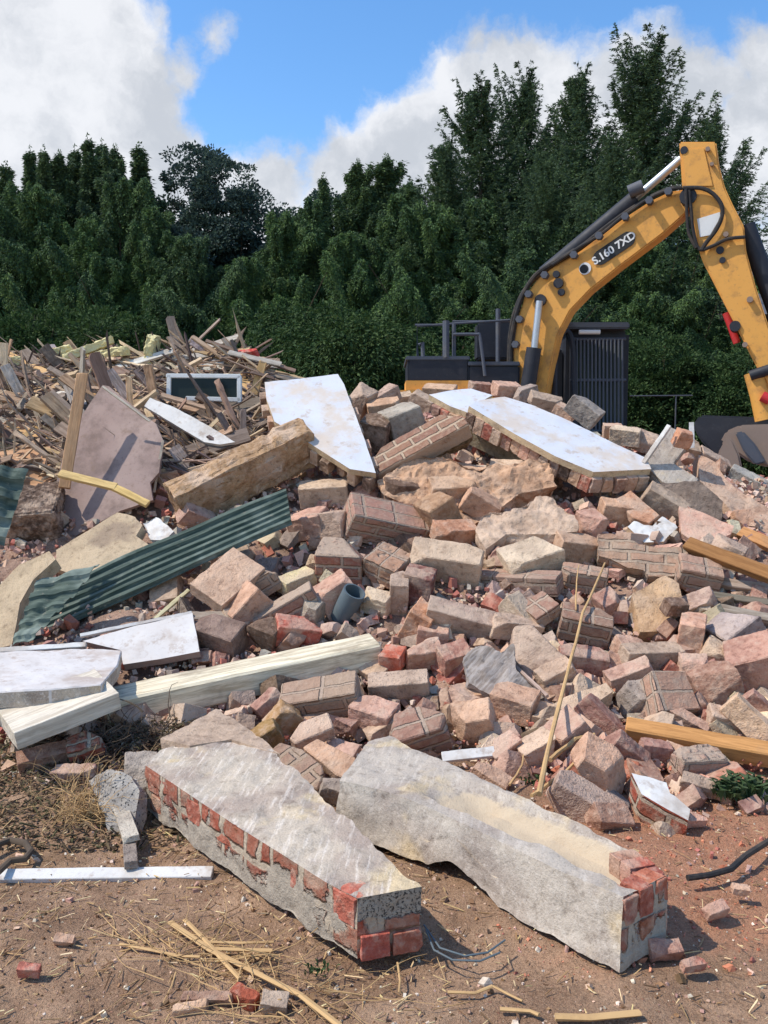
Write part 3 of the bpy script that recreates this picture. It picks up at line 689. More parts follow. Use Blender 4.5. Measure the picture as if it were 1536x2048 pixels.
Lb(72,1045, 100,118, 0, 'k', (104, 86, 74), 'dark brown boulder beside the dark green sheet at the left edge', name='boulder', cat='boulder', amp=0.02, cuts=4, d=hit(72,1045)+.05)
Pl([(-30,905),(100,893),(104,930),(92,992),(60,1004),(0,940),(-30,930)], (-0.1, -0.8, 0.55), 0.03, ('timber',), 'tan chipboard sheet leaning behind the dark green sheet', 'board', name='chipboard', col=(206, 160, 122), d=6.9, L=0.04)
Pl([(-20,1300),(-20,1190),(40,1128),(98,1102),(112,1118),(66,1160),(40,1206),(24,1290)], (-0.1, -0.7, 0.7), 0.1, ('slab_tan',), 'curved sandy kerb-like piece at the left edge beside the green sheets', 'slab', name='stone_slab', L=0.03, amp=0.006, gap=0.12)
Pl([(288,812),(300,795),(350,815),(412,848),(470,884),(440,889),(408,884),(345,846)], (-0.1, -0.75, 0.6), 0.03, ('paint_white',), 'white painted plank sloping down right behind the grey pink board', 'timber', name='painted_plank', gap=0.15, L=0.04, d=7.1)
T(206,1390, 752,1276, 74, 0.15, 'v', (238, 224, 196), 'thick pale yellow beam lying across the lower left of the heap', name='timber_beam', cat='beam', off=0.16, amp=0.005, n=(0.03, -0.12, 1))
Pl([(-60,1386),(-60,1306),(90,1300),(175,1297),(243,1301),(236,1330),(204,1368),(100,1378)], None, 0.08, ('board_light', 'concrete_grey'), 'large white block with side shade coloured in grey, at the left edge', 'block', name='white_block', z=0.36, bev=0.006, L=0.04, amp=0.005)  # sides given grey concrete so the white block's shade is coloured in
Pl([(165,1282),(270,1252),(385,1226),(399,1303),(320,1318),(246,1329),(240,1300)], (-0.05, -0.62, 0.78), 0.05, ('board_light', 'board_old'), 'pale grey flat panel lying between the green sheet and the pale yellow beam', 'board', name='flat_panel', gap=0.07, L=0.04)
T(-40,1302, 172,1288, 12, 0.03, 'p', 'white', 'thin white moulding lying along the back of the large white block', name='moulding', off=0.16)
T(160,1270, 384,1224, 8, 0.02, 'p', (214, 200, 190), 'thin pinkish white trim along the top of the pale grey flat panel', name='moulding', off=0.14)
Y((28,1466), (-60,1430), (205,1413), (30,1505), 'w', (222, 212, 196), 'short white weathered beam at the left edge below the large white block', name='timber_beam', cat='beam', off=0.42, maxz=1.0, amp=0.004)
T(-60,1748, 425,1742, 30, 0.03, 'p', (240, 238, 232), 'long white plastic trim lying on the soil, running in from the left edge', d0=3.08, d1=3.08, off=0, name='plastic_trim', cat='trim', n=(0, -0.3, 1), amp=0.002)
T(1372,1082, 1560,1152, 30, 0.06, 'w', 'wbrown', 'brown timber joist at the right edge, halfway up the heap', name='timber_joist', off=0.30)
T(1480,1060, 1570,1098, 26, 0.05, 'w', (190, 140, 92), 'orange brown timber above the brown joist at the right edge', name='timber_joist')
T(1432,1160, 1560,1178, 20, 0.05, 'v', 'wgrey', 'uppermost of the weathered grey planks below the brown joist at the right edge', name='timber_plank', group='weathered grey planks at the right edge')
T(1425,1188, 1560,1206, 15, 0.04, 'v', (120, 112, 100), 'dark grey plank, the middle one below the brown joist at the right edge', name='timber_plank', group='weathered grey planks at the right edge')
T(1440,1214, 1560,1238, 18, 0.04, 'v', (168, 156, 140), 'lowest of the weathered grey planks below the brown joist at the right edge', name='timber_plank', group='weathered grey planks at the right edge')
T(1252,1444, 1570,1500, 40, 0.09, 'w', (204, 150, 90), 'orange timber joist lying low at the right edge above the green weeds', name='timber_joist', off=0.12, n=(0, -0.45, 0.9))
T(884,1513, 990,1501, 22, 0.02, 'p', 'white', 'short white plastic strip between the lintel and the low rubble', name='plastic_strip', cat='trim', off=0.08)
T(1383,844, 1384,896, 10, 0.02, 'p', 'white', 'small white upright post on the right of the heap crest', d0=7.3, d1=7.3, name='white_post', cat='post')
T(310,1236, 378,1178, 8, 0.02, 'w', 'cream', 'thin pale batten leaning on the plastered brick under the green sheet', name='timber_batten')
T(1004,1306, 1094,1390, 7, 0.02, 'w', 'gp', 'thin straight lath over the fibrous grey slab', name='lath', off=0.12)
# tall leaning stick
def stick(pts_, r0, r1, label, offs=0.1, name='stick', mat='straw', cat='stick', col=None):
    ds = [hit(*p) for p in pts_]; P = [pt(p[0], p[1], dd-offs) for p, dd in zip(pts_, ds)]
    Q = []
    for i in range(len(P)-1):
        for j in range(4): Q.append(P[i].lerp(P[i+1], j/4) + Vector([random.uniform(-.002, .002) for _ in range(3)]))
    Q.append(P[-1]); R = [r0+(r1-r0)*i/(len(Q)-1) for i in range(len(Q))]
    return tube(name, Q, R, mat, label, cat, seg=7, jit=0.12)
stick([(1078,1588),(1103,1470),(1134,1350),(1166,1226),(1210,1126)], 0.012, 0.006, 'long pale stick leaning up across the middle right of the heap', 0.30)
stick([(1152,1220),(1153,1165),(1158,1130)], 0.005, 0.003, 'thin twig standing just left of the top of the long pale stick', 0.28)
stick([(1062,1592),(1130,1545),(1195,1478)], 0.009, 0.006, 'short pale branch forking right from the foot of the long stick', 0.2)
stick([(1020,1570),(1045,1530),(1048,1500)], 0.006, 0.003, 'small curved twig behind the back edge of the lintel', 0.08)
stick([(1100,1520),(1150,1478),(1190,1470)], 0.012, 0.01, 'second pale branch lying just above the forked one', 0.10)
# right-hand pieces
Pl([(1288,927),(1338,852),(1368,864),(1384,880),(1348,926),(1398,958),(1384,976),(1330,968)], (0.1, -0.72, 0.68), 0.14, ('concrete_lintel', 'masonry'), 'angled grey beige concrete piece at the right end of the long white wall piece', 'concrete lump', name='concrete_lump', d=6.6, L=0.03, amp=0.006, bev=0.006)
T(1286,925, 1338,850, 9, 0.03, 'p', (232, 222, 200), 'white strip along the upper edge of the angled concrete piece', d0=6.5, d1=6.5, name='plaster_fragment', cat='plaster', off=0)
Lb(1366,878, 30,34, 20, 'k', 'orange', 'small orange brick end on top of the angled concrete piece', d=6.55)
Pl([(1322,966),(1398,962),(1446,1002),(1442,1048),(1372,1022),(1334,990)], (-0.25, -0.8, 0.45), 0.3, ('concrete_rough',), 'dark grey slab end below the angled concrete piece', 'concrete lump', name='concrete_lump', L=0.03, amp=0.012, col=(118, 108, 100), gap=0.07)  # one even grey, darker than the angled piece above
Pl([(1395,905),(1432,925),(1470,975),(1545,1020),(1560,1100),(1500,1062),(1448,1005),(1400,962)], (0.12, -0.66, 0.74), 0.12, ('brick_dusty',), 'long pink dusty slab sloping down to the right edge', 'slab', name='stone_slab', L=0.04, amp=0.02, freq=5, col=(214, 178, 152), gap=0.05)
Pl([(1358,1012),(1400,1022),(1468,1052),(1462,1068),(1402,1094),(1362,1066)], (-0.05, -0.6, 0.8), 0.05, ('brick_dusty',), 'flat pink tile-like slab above the brown joist', 'slab', name='stone_slab', L=0.03, amp=0.006, col='pink', gap=0.05)
T(1362,1016, 1432,1046, 22, 0.05, 'k', (150, 112, 100), 'long dark pink brick resting on the flat pink slab', name='brick_fragment', cat='brick', off=0.14)
Lb(1450,1110, 60,60, 20, 'c', 'gp', 'dusty mortar lump behind the brown joist')
# white plaster wedge
Pl([(1263,1546),(1300,1554),(1334,1564),(1341,1586),(1380,1619),(1377,1641),(1330,1616),(1283,1588)], (0.05, -0.45, 0.9), 0.12, ('paint_white', 'masonry_red'), 'white topped brick wedge at the heap foot by the bare red soil', 'brickwork lump', name='masonry_lump', gap=0.13, L=0.02, amp=0.005, ex=(0, 0.25, -1))
Pl([(1255,1053),(1268,1042),(1288,1048),(1305,1050),(1325,1034),(1350,1048),(1354,1055),(1329,1083),(1288,1085)], (0.0, -0.65, 0.75), 0.05, ('paint_white', 'sand_mortar'), 'crumbly white plaster piece in the upper right of the heap', 'plaster', name='plaster_fragment', gap=0.08, L=0.02, amp=0.010)
Pl([(1195,1065),(1223,1067),(1278,1087),(1317,1096),(1366,1094),(1384,1118),(1362,1126),(1348,1153),(1296,1153),(1286,1140),(1255,1135),(1220,1118),(1197,1112)], (-0.1, -0.75, 0.6), 0.22, ('masonry_face', 'masonry'), 'long ledge of tan brickwork under the crumbly white plaster piece', 'brickwork lump', name='masonry_lump', L=0.025, amp=0.012, col='tan', gap=0.07)
Pl([(1264,1188),(1330,1150),(1357,1168),(1370,1216),(1348,1226),(1330,1262),(1280,1264)], (-0.05, -0.68, 0.7), 0.25, ('mortar_coarse',), 'big flat faced tan block below the long tan ledge', 'brickwork lump', name='masonry_lump', L=0.025, amp=0.008, col=(212, 176, 142), gap=0.09)
Pl([(1302,1340),(1338,1340),(1372,1342),(1403,1418),(1360,1420),(1319,1423)], (0.28, -0.7, 0.62), 0.2, ('masonry',), 'bright pink cube of three upright bricks on the right above the orange joist', 'brickwork lump', name='masonry_lump', L=0.02, amp=0.004, col=(226, 180, 158), gap=0.10, bev=0.006)
Pl([(1063,1432),(1130,1393),(1212,1366),(1225,1383),(1198,1402),(1136,1427),(1106,1442)], (-0.1, -0.5, 0.86), 0.09, ('mortar_coarse',), 'flat beige slab lying behind the long pale stick', 'slab', name='stone_slab', L=0.02, amp=0.006, col='beige', gap=0.06)
Pl([(927,1316),(950,1290),(974,1288),(1002,1304),(1026,1288),(1036,1345),(1092,1392),(1062,1412),(985,1392),(936,1366)], (-0.1, -0.72, 0.68), 0.12, ('timber_weathered',), 'fibrous grey splintered slab in the centre of the rubble', 'slab', name='stone_slab', L=0.02, amp=0.016, freq=14, col=(168, 156, 148), gap=0.06)
Pl([(952,1062),(962,1030),(980,1018),(1022,1024),(1080,990),(1112,998),(1150,1030),(1156,1062),(1110,1068),(1012,1068),(972,1098)], (-0.05, -0.6, 0.8), 0.16, ('mortar_coarse', 'concrete_rough'), 'big crumbly beige slab in the centre', 'brickwork lump', name='masonry_lump', L=0.02, amp=0.028, freq=7, col='beige', gap=0.14, ex=(0, 0.35, -1))
Pl([(604,1494),(635,1475),(714,1515),(702,1560),(672,1550),(640,1522)], (-0.1, -0.5, 0.85), 0.08, ('brick_dusty',), 'orange tan brick touching the back of the grey lintel', 'brick', name='brick_fragment', L=0.02, amp=0.004, col='tan', gap=0.10, bev=0.006)
Pl([(577,1476),(600,1444),(655,1423),(668,1455),(590,1488)], (-0.1, -0.55, 0.8), 0.08, ('brick_dusty',), 'tan pink brick slanting up to the right above the orange tan one', 'brick', name='brick_fragment', L=0.02, amp=0.004, col='beige', gap=0.10, bev=0.006)
Pl([(520,1512),(560,1484),(605,1496),(645,1530),(646,1550),(636,1578),(606,1572),(566,1550)], (-0.1, -0.5, 0.86), 0.12, ('masonry_face', 'masonry'), 'pink grey layered brickwork just behind the long concrete block', 'brickwork lump', name='masonry_lump', L=0.02, amp=0.006, col='gp', gap=0.08, bev=0.006)
Pl([(1230,998),(1262,979),(1321,1030),(1300,1046),(1266,1034)], (0, -0.6, 0.8), 0.07, ('brick_dusty',), 'orange frogged brick tilted under the right end of the long white wall piece', 'brick', name='brick_fragment', L=0.02, amp=0.006, col='orange', gap=0.12, bev=0.006)
# grey crumpled pieces beside the front block
Pl([(180,1562),(214,1540),(262,1548),(280,1580),(268,1650),(252,1722),(226,1690),(204,1640)], (-0.35, -0.72, 0.6), 0.06, ('concrete_broken',), 'grey mouldy broken slab standing left of the long concrete block', 'concrete lump', name='concrete_lump', L=0.02, amp=0.015, gap=0.06)
T(232,1585, 262,1672, 30, 0.025, 'g', (196, 188, 178), 'flat pale grey strip leaning on the mouldy broken slab', name='concrete_strip', cat='slab', off=0.16)
T(258,1668, 262,1722, 26, 0.03, 'g', (150, 142, 134), 'short grey chip below the pale grey leaning strip', name='concrete_strip', cat='slab', off=0.10)
Lb(282,1560, 60,80, 10, 'g', (176, 168, 160), 'rough grey lump touching the far end of the long concrete block')
Lb(176,1500, 60,60, -10, 'r', 'red', 'crumbly red brick lump left of the tangle of roots')
Lb(150,1545, 80,24, -8, 'k', 'mauve', 'curved purple red tile shard lying below the crumbly red lump', name='tile_shard', cat='tile', amp=0.012)
Lb(100,1515, 110,44, 4, 'k', 'brown', 'brown earthy slab half buried below the short white beam')
# cable and wires
tube('cable', [pt(x, y, (1.5-0.02)*F/(y-880)*1.0) for x, y in ((1560,1668),(1525,1690),(1490,1712),(1462,1738),(1420,1750),(1375,1756))], 0.011, 'rubber_black', 'dark cable curving over the red soil at the right edge', 'cable', seg=8)
for lb, L_ in (('thin grey wire curving between the two long front blocks', ((848,1850),(880,1896),(930,1912),(975,1905),(1010,1880))), ('second shorter wire loop between the two long front blocks', ((852,1860),(868,1900),(905,1920),(960,1922),(1000,1905)))):
    tube('wire', [pt(x, y, (1.5-0.03)*F/(y-880)) for x, y in L_], 0.003, 'plastic_grey', lb, 'wire', seg=6)
tube('hose', [pt(x, y, (1.5-0.02)*F/(y-880)) for x, y in ((-20,1695),(20,1680),(50,1686),(62,1702),(50,1718),(20,1722),(-5,1745))], 0.012, 'bark', 'bent brown root loop on the soil at the left edge', 'root', seg=8).name = 'root_loop'
# window frame and glass
dW = 7.55
wf = empty('window_frame', pt(408, 775, dW), 'small white rectangular window with dark glass lying on the timber heap', 'window')
def bar(x0, y0, x1, y1, w, th, parent, name, mat, dd=dW):
    a = pt(x0, y0, dd); b = pt(x1, y1, dd); ax = (b-a).normalized(); az = -FW; az = (az-ax*az.dot(ax)).normalized(); ay = az.cross(ax)
    bm = bmesh.new(); box_bm(bm, (0, 0, 0), (b-a).length, w, th, bev=min(w, th)*0.15); me = finish(bm, name)
    return link(name, me, (mat,), parent=parent, mw=basis(ax, ay, az, (a+b)/2))
for x0, y0, x1, y1 in ((333,752,482,753), (339,750,338,802), (479,752,479,806), (372,797,482,800)): bar(x0, y0, x1, y1, 0.038, 0.05, wf, 'frame_rail', 'window_frame_white')
bar(340,775,478,777, 0.2, 0.012, wf, 'glass_pane', 'window_glass')
# yellow foam
for i, (x, y, w, h, a, lb) in enumerate(((178,698,95,16,-25,'long pale yellow insulation strip sticking up from the timber heap, left'),(215,708,85,18,-8,'wavy yellow insulation piece just below the long strip'),(122,705,36,22,-10,'small cream foam lump on the left of the timber heap crest'),(305,700,16,60,8,'upright yellow foam scrap on the timber heap crest'),(18,722,40,16,0,'cream foam lump at the far left of the timber heap'))):
    Lb(x, y, w, h, a, 'c', (230, 208, 140), lb, name='insulation_scrap', cat='insulation', amp=0.02, cuts=4, d=8.5, tilt=10).data.materials[0] = MATS['foam_yellow']
Lb(495,708,40,16,-10,'k',(196,76,70),'small red plastic scrap at the right of the timber heap crest', name='plastic_scrap', cat='scrap', d=8.3)
# ------------------------------------------------------------ lumps and bricks placed one by one
Y((709,1030),(697,970),(868,1073),(686,1087),'m',(212,166,148),'large block of pink bricks just below the tip of the tilted white wall piece',off=0.34,maxz=.8,cuts=0,amp=0.004)
Lb(648,987,88,46,-5,'c','beige','rounded beige lump left of the large pink brick block')
Lb(620,1048,44,72,80,'k','pink','squat pink brick end on the left under the rounded beige lump')
Lb(667,1048,46,82,86,'k','gp','pinkish grey brick touching the left side of the large pink brick block')
Lb(683,1130,84,86,0,'m','red','crumbly dark red brick lump left of the cream topped brickwork')
Y((791,1145),(725,1116),(832,1112),(785,1184),'m',(216,170,142),'cream topped orange brickwork lump right below the large pink brick block',off=0.10,amp=0.008)
Lb(798,1186,34,76,2,'k','gp','narrow upright grey pink brick under the cream topped brickwork')
Lb(836,1172,54,68,10,'k',(140,98,92),'dark purple brick lump right of the narrow upright brick')
Lb(672,1190,72,62,-30,'k','pink','pink brick end beside the blue grey plastic pipe end')
Lb(753,1205,54,42,0,'c','pale','pale pinkish mortar lump left of the narrow upright brick')
Lb(893,1124,132,64,-2,'c','beige','wide beige brickwork lump right of the cream topped one',off=0.04)
Lb(922,1240,130,54,12,'k','gp','long grey pink brick pair left of the thin cream edged wedge',off=0.05,cuts=1)
Lb(838,1246,44,78,25,'k','orange','orange tan brick wedge pointing down beside the long grey pink pair')
Lb(1062,1122,108,64,-10,'c','pale','pale rough mortar lump under the big crumbly beige slab')
Y((1112,1158),(868,1178),(1136,1140),(1116,1197),'m',(186,152,138),'long flat pink grey lintel of bricks in the centre right of the heap',off=0.12,cuts=0,amp=0.005,maxz=1.0)
Lb(1150,1097,76,52,15,'c','tan','tan mortar lump between the crumbly slab and the long tan ledge')
Lb(1180,1050,42,50,5,'k','pink','small pink brick lump right of the big crumbly slab')
Lb(1168,1158,82,46,0,'m','pink','pinkish brickwork lump at the right end of the long flat lintel')
Y((1072,1237),(1045,1214),(1123,1210),(1084,1260),'m','mauve','mauve two course brickwork piece under the right end of the long flat lintel',off=0.08)
Lb(1040,1231,76,46,35,'k','pale','pale pink wedge shaped brick left of the mauve two course piece')
Lb(1030,1256,96,44,18,'c','beige','thin cream edged beige wedge below the pale pink one')
Lb(1078,1312,100,94,8,'k','gp','big rounded pinkish grey lump in front of the long pale stick',cuts=5,cutd=.8)
Y((1064,1413),(982,1394),(1093,1391),(1062,1464),'c','tan','tan topped block with a dark grey front below the fibrous grey slab',off=0.06)
Lb(948,1446,76,74,-22,'c','tan','tan pink lump left of the dark gap below the fibrous slab')
Lb(1202,1438,92,44,38,'k','mauve','mauve brick slanting down right beside the flat beige slab',cuts=1)
Lb(845,1308,66,48,5,'k','pink','dusty pink red brick in the middle left of the rubble')
Lb(866,1270,56,38,5,'k','pink','small rounded pink brick above the dusty pink red one')
Lb(908,1318,56,56,0,'k',(176,130,116),'pink red brick just left of the fibrous grey slab')
Y((799,1317),(756,1314),(814,1298),(802,1349),'k',(200,110,88),'bright red brick right of the end of the pale yellow beam',off=0.08)
Lb(798,1374,110,54,-8,'g','gp','grey layered brickwork piece below the bright red brick',cuts=1)
Lb(643,1397,144,62,-17,'m','gp','long grey pink brickwork piece just under the pale yellow beam',cuts=1,off=0.03)
Lb(748,1436,82,66,0,'k','pink','rounded pink brick below the grey layered piece')
Lb(838,1466,102,78,-10,'m','mauve','five sided dark pink brick at the far corner of the grey lintel',cuts=3,off=0.05)
Lb(772,1458,76,34,-22,'c','beige','beige mortar wedge between the rounded pink and five sided bricks')
Lb(692,1454,36,42,10,'k','mauve','small dark mauve brick left of the rounded pink one')
Lb(528,1476,64,44,-30,'k',(156,128,88),'mossy yellow brown brick end resting on the far end of the long front block',cuts=1)
Lb(566,1440,54,52,-50,'k',(176,142,104),'mossy brown brick leaning on the yellow brown one')
Lb(663,1584,44,52,20,'g','grey','small grey lump between the two long front blocks')
Lb(538,1407,56,36,-30,'k','mauve','small dark pink brick in the gap under the pale yellow beam')
Y((444,1212),(372,1167),(521,1136),(440,1236),'c',(222,190,162),'large tilted square brickwork piece with a plastered face beside the green sheet',off=0.10,cuts=0,maxz=0.9,amp=0.004)
Lb(503,1178,106,48,-30,'m','beige','beige topped brick leaning right of the large plastered square')
Y((573,1168),(546,1156),(632,1147),(573,1197),'k','cream','yellowish topped brick above the mauve leaning bricks',off=0.09)
Lb(500,1217,72,70,-40,'c','tan','tan lump with a pale edge below the beige topped brick')
Lb(572,1218,122,42,-30,'m','mauve','long mauve brickwork piece slanting up right above the red brick',off=0.03)
Lb(622,1226,38,60,8,'g','grey','upright grey brick left of the blue grey pipe end')
Lb(593,1264,82,50,18,'k',(196,110,92),'bright red brick just above the pale yellow beam')
Lb(435,1272,98,66,0,'g',(150,128,116),'grey brown lump between the flat grey panel and the pale yellow beam')
Lb(428,1238,84,22,0,'v','wgrey','short weathered grey board on the grey brown lump',name='timber_board',cat='timber')
Lb(530,1270,56,62,10,'c','dark','dark crumbly lump left of the bright red brick')
Lb(1325,1014,82,62,28,'g','gp','pinkish grey lump right of the orange frogged brick')
Lb(1232,1030,62,56,10,'c','tan','tan crumbly lump left of the orange frogged brick')
Lb(1395,1153,76,62,8,'m','pink','square pink brickwork block at the right end of the long tan ledge')
Lb(1349,1214,44,30,15,'k','dark','small dark chip resting on the big flat faced tan block',off=0.2)
Lb(1403,1208,54,46,-42,'k','gp','small diamond shaped pink grey brick right of the big tan block')
Lb(1425,1244,44,56,50,'c',(196,186,154),'greenish beige lump below the diamond shaped brick')
Lb(1381,1274,44,84,2,'k',(226,178,156),'bright salmon upright brick in the right of the heap',yaw=-20,tilt=20,off=0.05,cuts=1)
Lb(1386,1338,50,52,0,'k','pink','pink brick directly under the salmon upright one')
Lb(1473,1268,80,76,-32,'g',(178,166,164),'light grey mauve square block near the right edge',cuts=1)
Lb(1433,1312,54,50,18,'c','beige','greenish beige lump between the salmon brick and the grey mauve block')
Lb(1512,1338,86,112,-28,'k',(188,148,134),'large pink brown block at the right edge below the grey mauve one')
Lb(1432,1374,78,78,-20,'k','brown','brown pink rounded lump right of the bright pink cube')
Lb(1300,1316,116,52,8,'k','gp','pinkish grey long brick above the bright pink cube',cuts=1)
Lb(1258,1352,86,46,-15,'k','pink','dusty pink brick left of the bright pink cube')
Lb(1270,1398,50,60,0,'g','grey','small grey lump touching the left side of the bright pink cube')
Lb(1502,1444,104,48,40,'k',(226,190,164),'light tan brick slanting down to the right edge above the orange joist',cuts=1,off=0.05)
Lb(1520,1412,60,34,40,'k','mauve','dark pink brick behind the light tan one at the right edge')
Lb(1366,1440,90,34,12,'k','pink','pink slab brick directly under the bright pink cube')
Lb(1448,1440,60,44,10,'c','beige','beige lump between the pink slab brick and the light tan brick')
Lb(1394,1530,86,60,4,'m',(190,160,146),'stepped pinkish brickwork piece left of the green weeds')
Lb(1405,1572,80,28,4,'g','gp','flat grey brick under the stepped pinkish piece')
Lb(1200,1548,112,98,28,'c','tan','large rounded tan rock behind the white topped wedge',cuts=5,off=0.05,cutd=.8)
Lb(1165,1612,130,76,25,'c','gp','broad pinkish grey rock between the lintel and the white topped wedge',cuts=4)
Lb(1218,1640,72,52,22,'k','brown','brown tan brick lump left of the white topped wedge')
Lb(1255,1503,78,44,48,'k','mauve','mauve brick with a light rim below the orange joist',cuts=1,off=0.04)
Lb(1130,1470,84,58,-38,'k','pink','pink slab behind the foot of the long pale stick')
Lb(1310,1500,56,34,10,'k','mauve','dark mauve chip under the left end of the orange joist')
Lb(980,1560,70,44,20,'c','tan','tan mortar lump behind the middle of the grey lintel')
Lb(1010,1500,60,44,-20,'k','pink','pink brick right of the short white strip')
Lb(905,985,84,54,0,'c','tan','tan brick end protruding from the broad tan brickwork mass',off=0.14)
Lb(880,1035,54,84,-25,'c',(172,138,110),'brown block leaning below the broad tan brickwork mass',off=0.04)
Lb(908,1066,78,40,12,'k','orange','peach brick fragment above the wide beige lump',off=0.05)
Lb(805,850,66,72,-15,'g',(178,172,160),'pale grey lump behind the leaning brickwork strip',d=7.3)
Lb(752,866,52,62,5,'k','dark','dark brown block right of the tilted white wall piece',d=7.2)
Lb(768,820,60,38,-8,'c','tan','tan mortar lump above the dark brown block',d=7.5)
Lb(772,792,46,30,-20,'c','gp','pinkish lump on the crest right of the tilted white wall piece',d=7.9)
Lb(722,800,40,50,20,'c','gp','grey lump touching the right edge of the tilted white wall piece',d=7.6)
Lb(1000,880,120,52,12,'g',(140,132,112),'dark mossy lump in the shade of the long white wall piece',d=7.0)
Lb(1168,822,62,40,32,'g',(160,156,152),'grey flat slab piece on the crest behind the long white wall piece',d=7.3,cuts=1)
Lb(1250,872,54,34,0,'c','pale','pale crumbly lump on the crest right of the grey slab piece',d=7.5)
Lb(1285,882,48,34,10,'c','gp','second crumbly lump on the crest beside the angled concrete piece',d=7.5)
Lb(1225,862,34,28,0,'k','pink','small pink brick on the crest behind the long white wall piece',d=7.6)
Lb(1420,930,60,46,30,'c','gp','dusty pink lump on the crest below the white upright post')
Lb(1500,975,90,50,20,'g',(176,176,166),'pale grey rubble lump in front of the excavator bucket',d=7.6)
Lb(1445,985,60,40,30,'c','pink','pink dusty lump left of the pale grey rubble lump')
Lb(330,960,70,40,-15,'k','brown','brown brick at the left end of the earth-caked beam')
Lb(1075,1500,70,50,-20,'c','beige','beige mortar lump left of the foot of the long pale stick')
Lb(1345,1460,40,26,0,'k','mauve','little mauve chip just above the orange joist')
Lb(1170,1250,92,56,8,'m',(150,116,104),'brown brick with a light top crossed by the long pale stick',cuts=1,off=0.05)
Lb(1215,1215,44,60,-10,'k','mauve','mauve brick end left of the big flat faced tan block')
Lb(1165,1320,90,46,6,'k','mauve','flat mauve brick right of the big rounded pinkish lump')
Lb(1110,1350,70,44,-10,'c','beige','beige lump just under the big rounded pinkish lump')
Lb(1255,1295,50,40,15,'k','pink','pinkish chip right of the flat mauve brick')
for i_,(x,y,w,h,a,c_,lb) in enumerate(((815,940,70,44,-30,'brown','brown block at the left of the tan mortar crusted mass'),(870,925,60,40,-20,'tan','tan block on the upper edge of the tan mortar crusted mass'),(945,955,86,44,5,'tan','long tan block set in the tan mortar crusted mass'),(1010,950,60,50,-5,'beige','beige block set in the tan mortar crusted mass'),(960,1010,66,48,35,'tan','tilted tan block low on the tan mortar crusted mass'),(1060,950,56,36,0,'gp','greyish block at the right of the tan mortar crusted mass'),(800,985,60,50,10,'dark','dark block low at the left of the tan mortar crusted mass'))):
    Lb(x,y,w,h,a,'c',c_,lb,off=0.10,cuts=2,tilt=25)
for (x,y,w,h,a,kd_,c_,d_,lb) in ((880,786,60,30,-5,'c','tan',8.6,'tan lump on the crest in front of the yellow excavator body'),(1012,782,50,32,10,'c','pink',8.6,'pink lump on the crest just left of the boom foot'),(1050,788,44,28,-12,'g','grey',8.5,'grey lump on the crest right at the boom foot'),(742,806,54,40,12,'k','pink',8.2,'pink brick on the crest between the two big white pieces'),(800,800,44,26,0,'c','beige',8.4,'beige lump on the crest below the yellow body corner'),(960,776,40,22,8,'k','brown',8.7,'brown brick end on the crest before the dark hood'),(1090,806,60,30,18,'c','gp',8.3,'dusty lump on the crest right behind the long white piece'),(845,806,46,34,20,'k','gp',8.2,'grey pink brick on the crest left of the smaller white piece'),(1130,826,40,26,20,'k','tan',8.0,'tan brick end on the crest behind the long white piece')):
    Lb(x,y,w,h,a,kd_,c_,lb,d=d_)
# blue grey plastic pipe end
a = pt(697,1207,hit(697,1207)-0.08)
bm = bmesh.new(); P = [Vector((0,0,-0.09)), Vector((0,0,0.09))]
seg = 20; rings = []
for z_, r_ in ((-0.12,0.07),(0.10,0.07),(0.10,0.06),(-0.12,0.06)):
    rings.append([bm.verts.new((r_*math.cos(2*math.pi*j/seg), r_*math.sin(2*math.pi*j/seg), z_)) for j in range(seg)])
for i in range(4):
    for j in range(seg): bm.faces.new((rings[i][j], rings[i][(j+1)%seg], rings[(i+1)%4][(j+1)%seg], rings[(i+1)%4][j]))
me = finish(bm, 'pipe_end', ang=40)
tag(link('pipe_end', me, ('plastic_grey',), mw=Matrix.Translation(a) @ Euler((0.5, 0.35, 0.2)).to_matrix().to_4x4()), 'blue grey plastic pipe end sticking out of the bricks in the centre left', 'pipe')
# ------------------------------------------------------------ smaller fragments wedged between (counted one by one, alike)
rnd = random.Random(11)
var = []
for i in range(26):
    s3 = [(0.20,0.10,0.065),(0.11,0.10,0.065),(0.14,0.10,0.066),(0.12,0.11,0.10),(0.09,0.07,0.05),(0.16,0.12,0.09)][i % 6]
    var.append(chunk_mesh([q*rnd.uniform(.85,1.1) for q in s3], 900+i, cuts=rnd.choice((1,2,3,4,5)), amp=0.005, cutd=.7, L=0.016, bev=.02))
kinds = [('brick_fragment','brick','brick_dusty',('pink','mauve','gp','red','brown'),'dusty broken brick wedged among the larger rubble lumps','small broken bricks among the rubble'),
         ('mortar_lump','mortar lump','mortar_coarse',('beige','tan','pale','gp'),'small crumbly mortar lump wedged among the larger rubble pieces','small mortar lumps among the rubble'),
         ('concrete_lump','concrete lump','concrete_rough',('grey','gp','dark'),'small grey concrete lump wedged among the larger rubble pieces','small grey lumps among the rubble')]
vm_ = [[me.copy() for me in var] for _ in kinds]
for ki, kd in enumerate(kinds):
    for me in vm_[ki]: me.materials.append(MATS[kd[2]])
def inpoly(x, y, P):
    c = False
    for i in range(len(P)):
        x0, y0 = P[i]; x1, y1 = P[i-1]
        if (y0 > y) != (y1 > y) and x < (x1-x0)*(y-y0)/(y1-y0)+x0: c = not c
    return c
RZ = [(590,1000),(620,965),(770,975),(700,800),(860,800),(1000,830),(1300,880),(1400,890),(1536,960),(1550,1640),(1430,1600),(1330,1680),(1080,1600),(900,1520),(760,1470),(640,1560),(520,1470),(400,1440),(60,1500),(60,1440),(400,1400),(380,1320),(250,1230),(440,1120),(330,1010),(240,980),(-20,1120),(-20,1040),(240,930),(400,960),(500,960)]
cnt = [0,0,0]; tries = 0; FILL = []
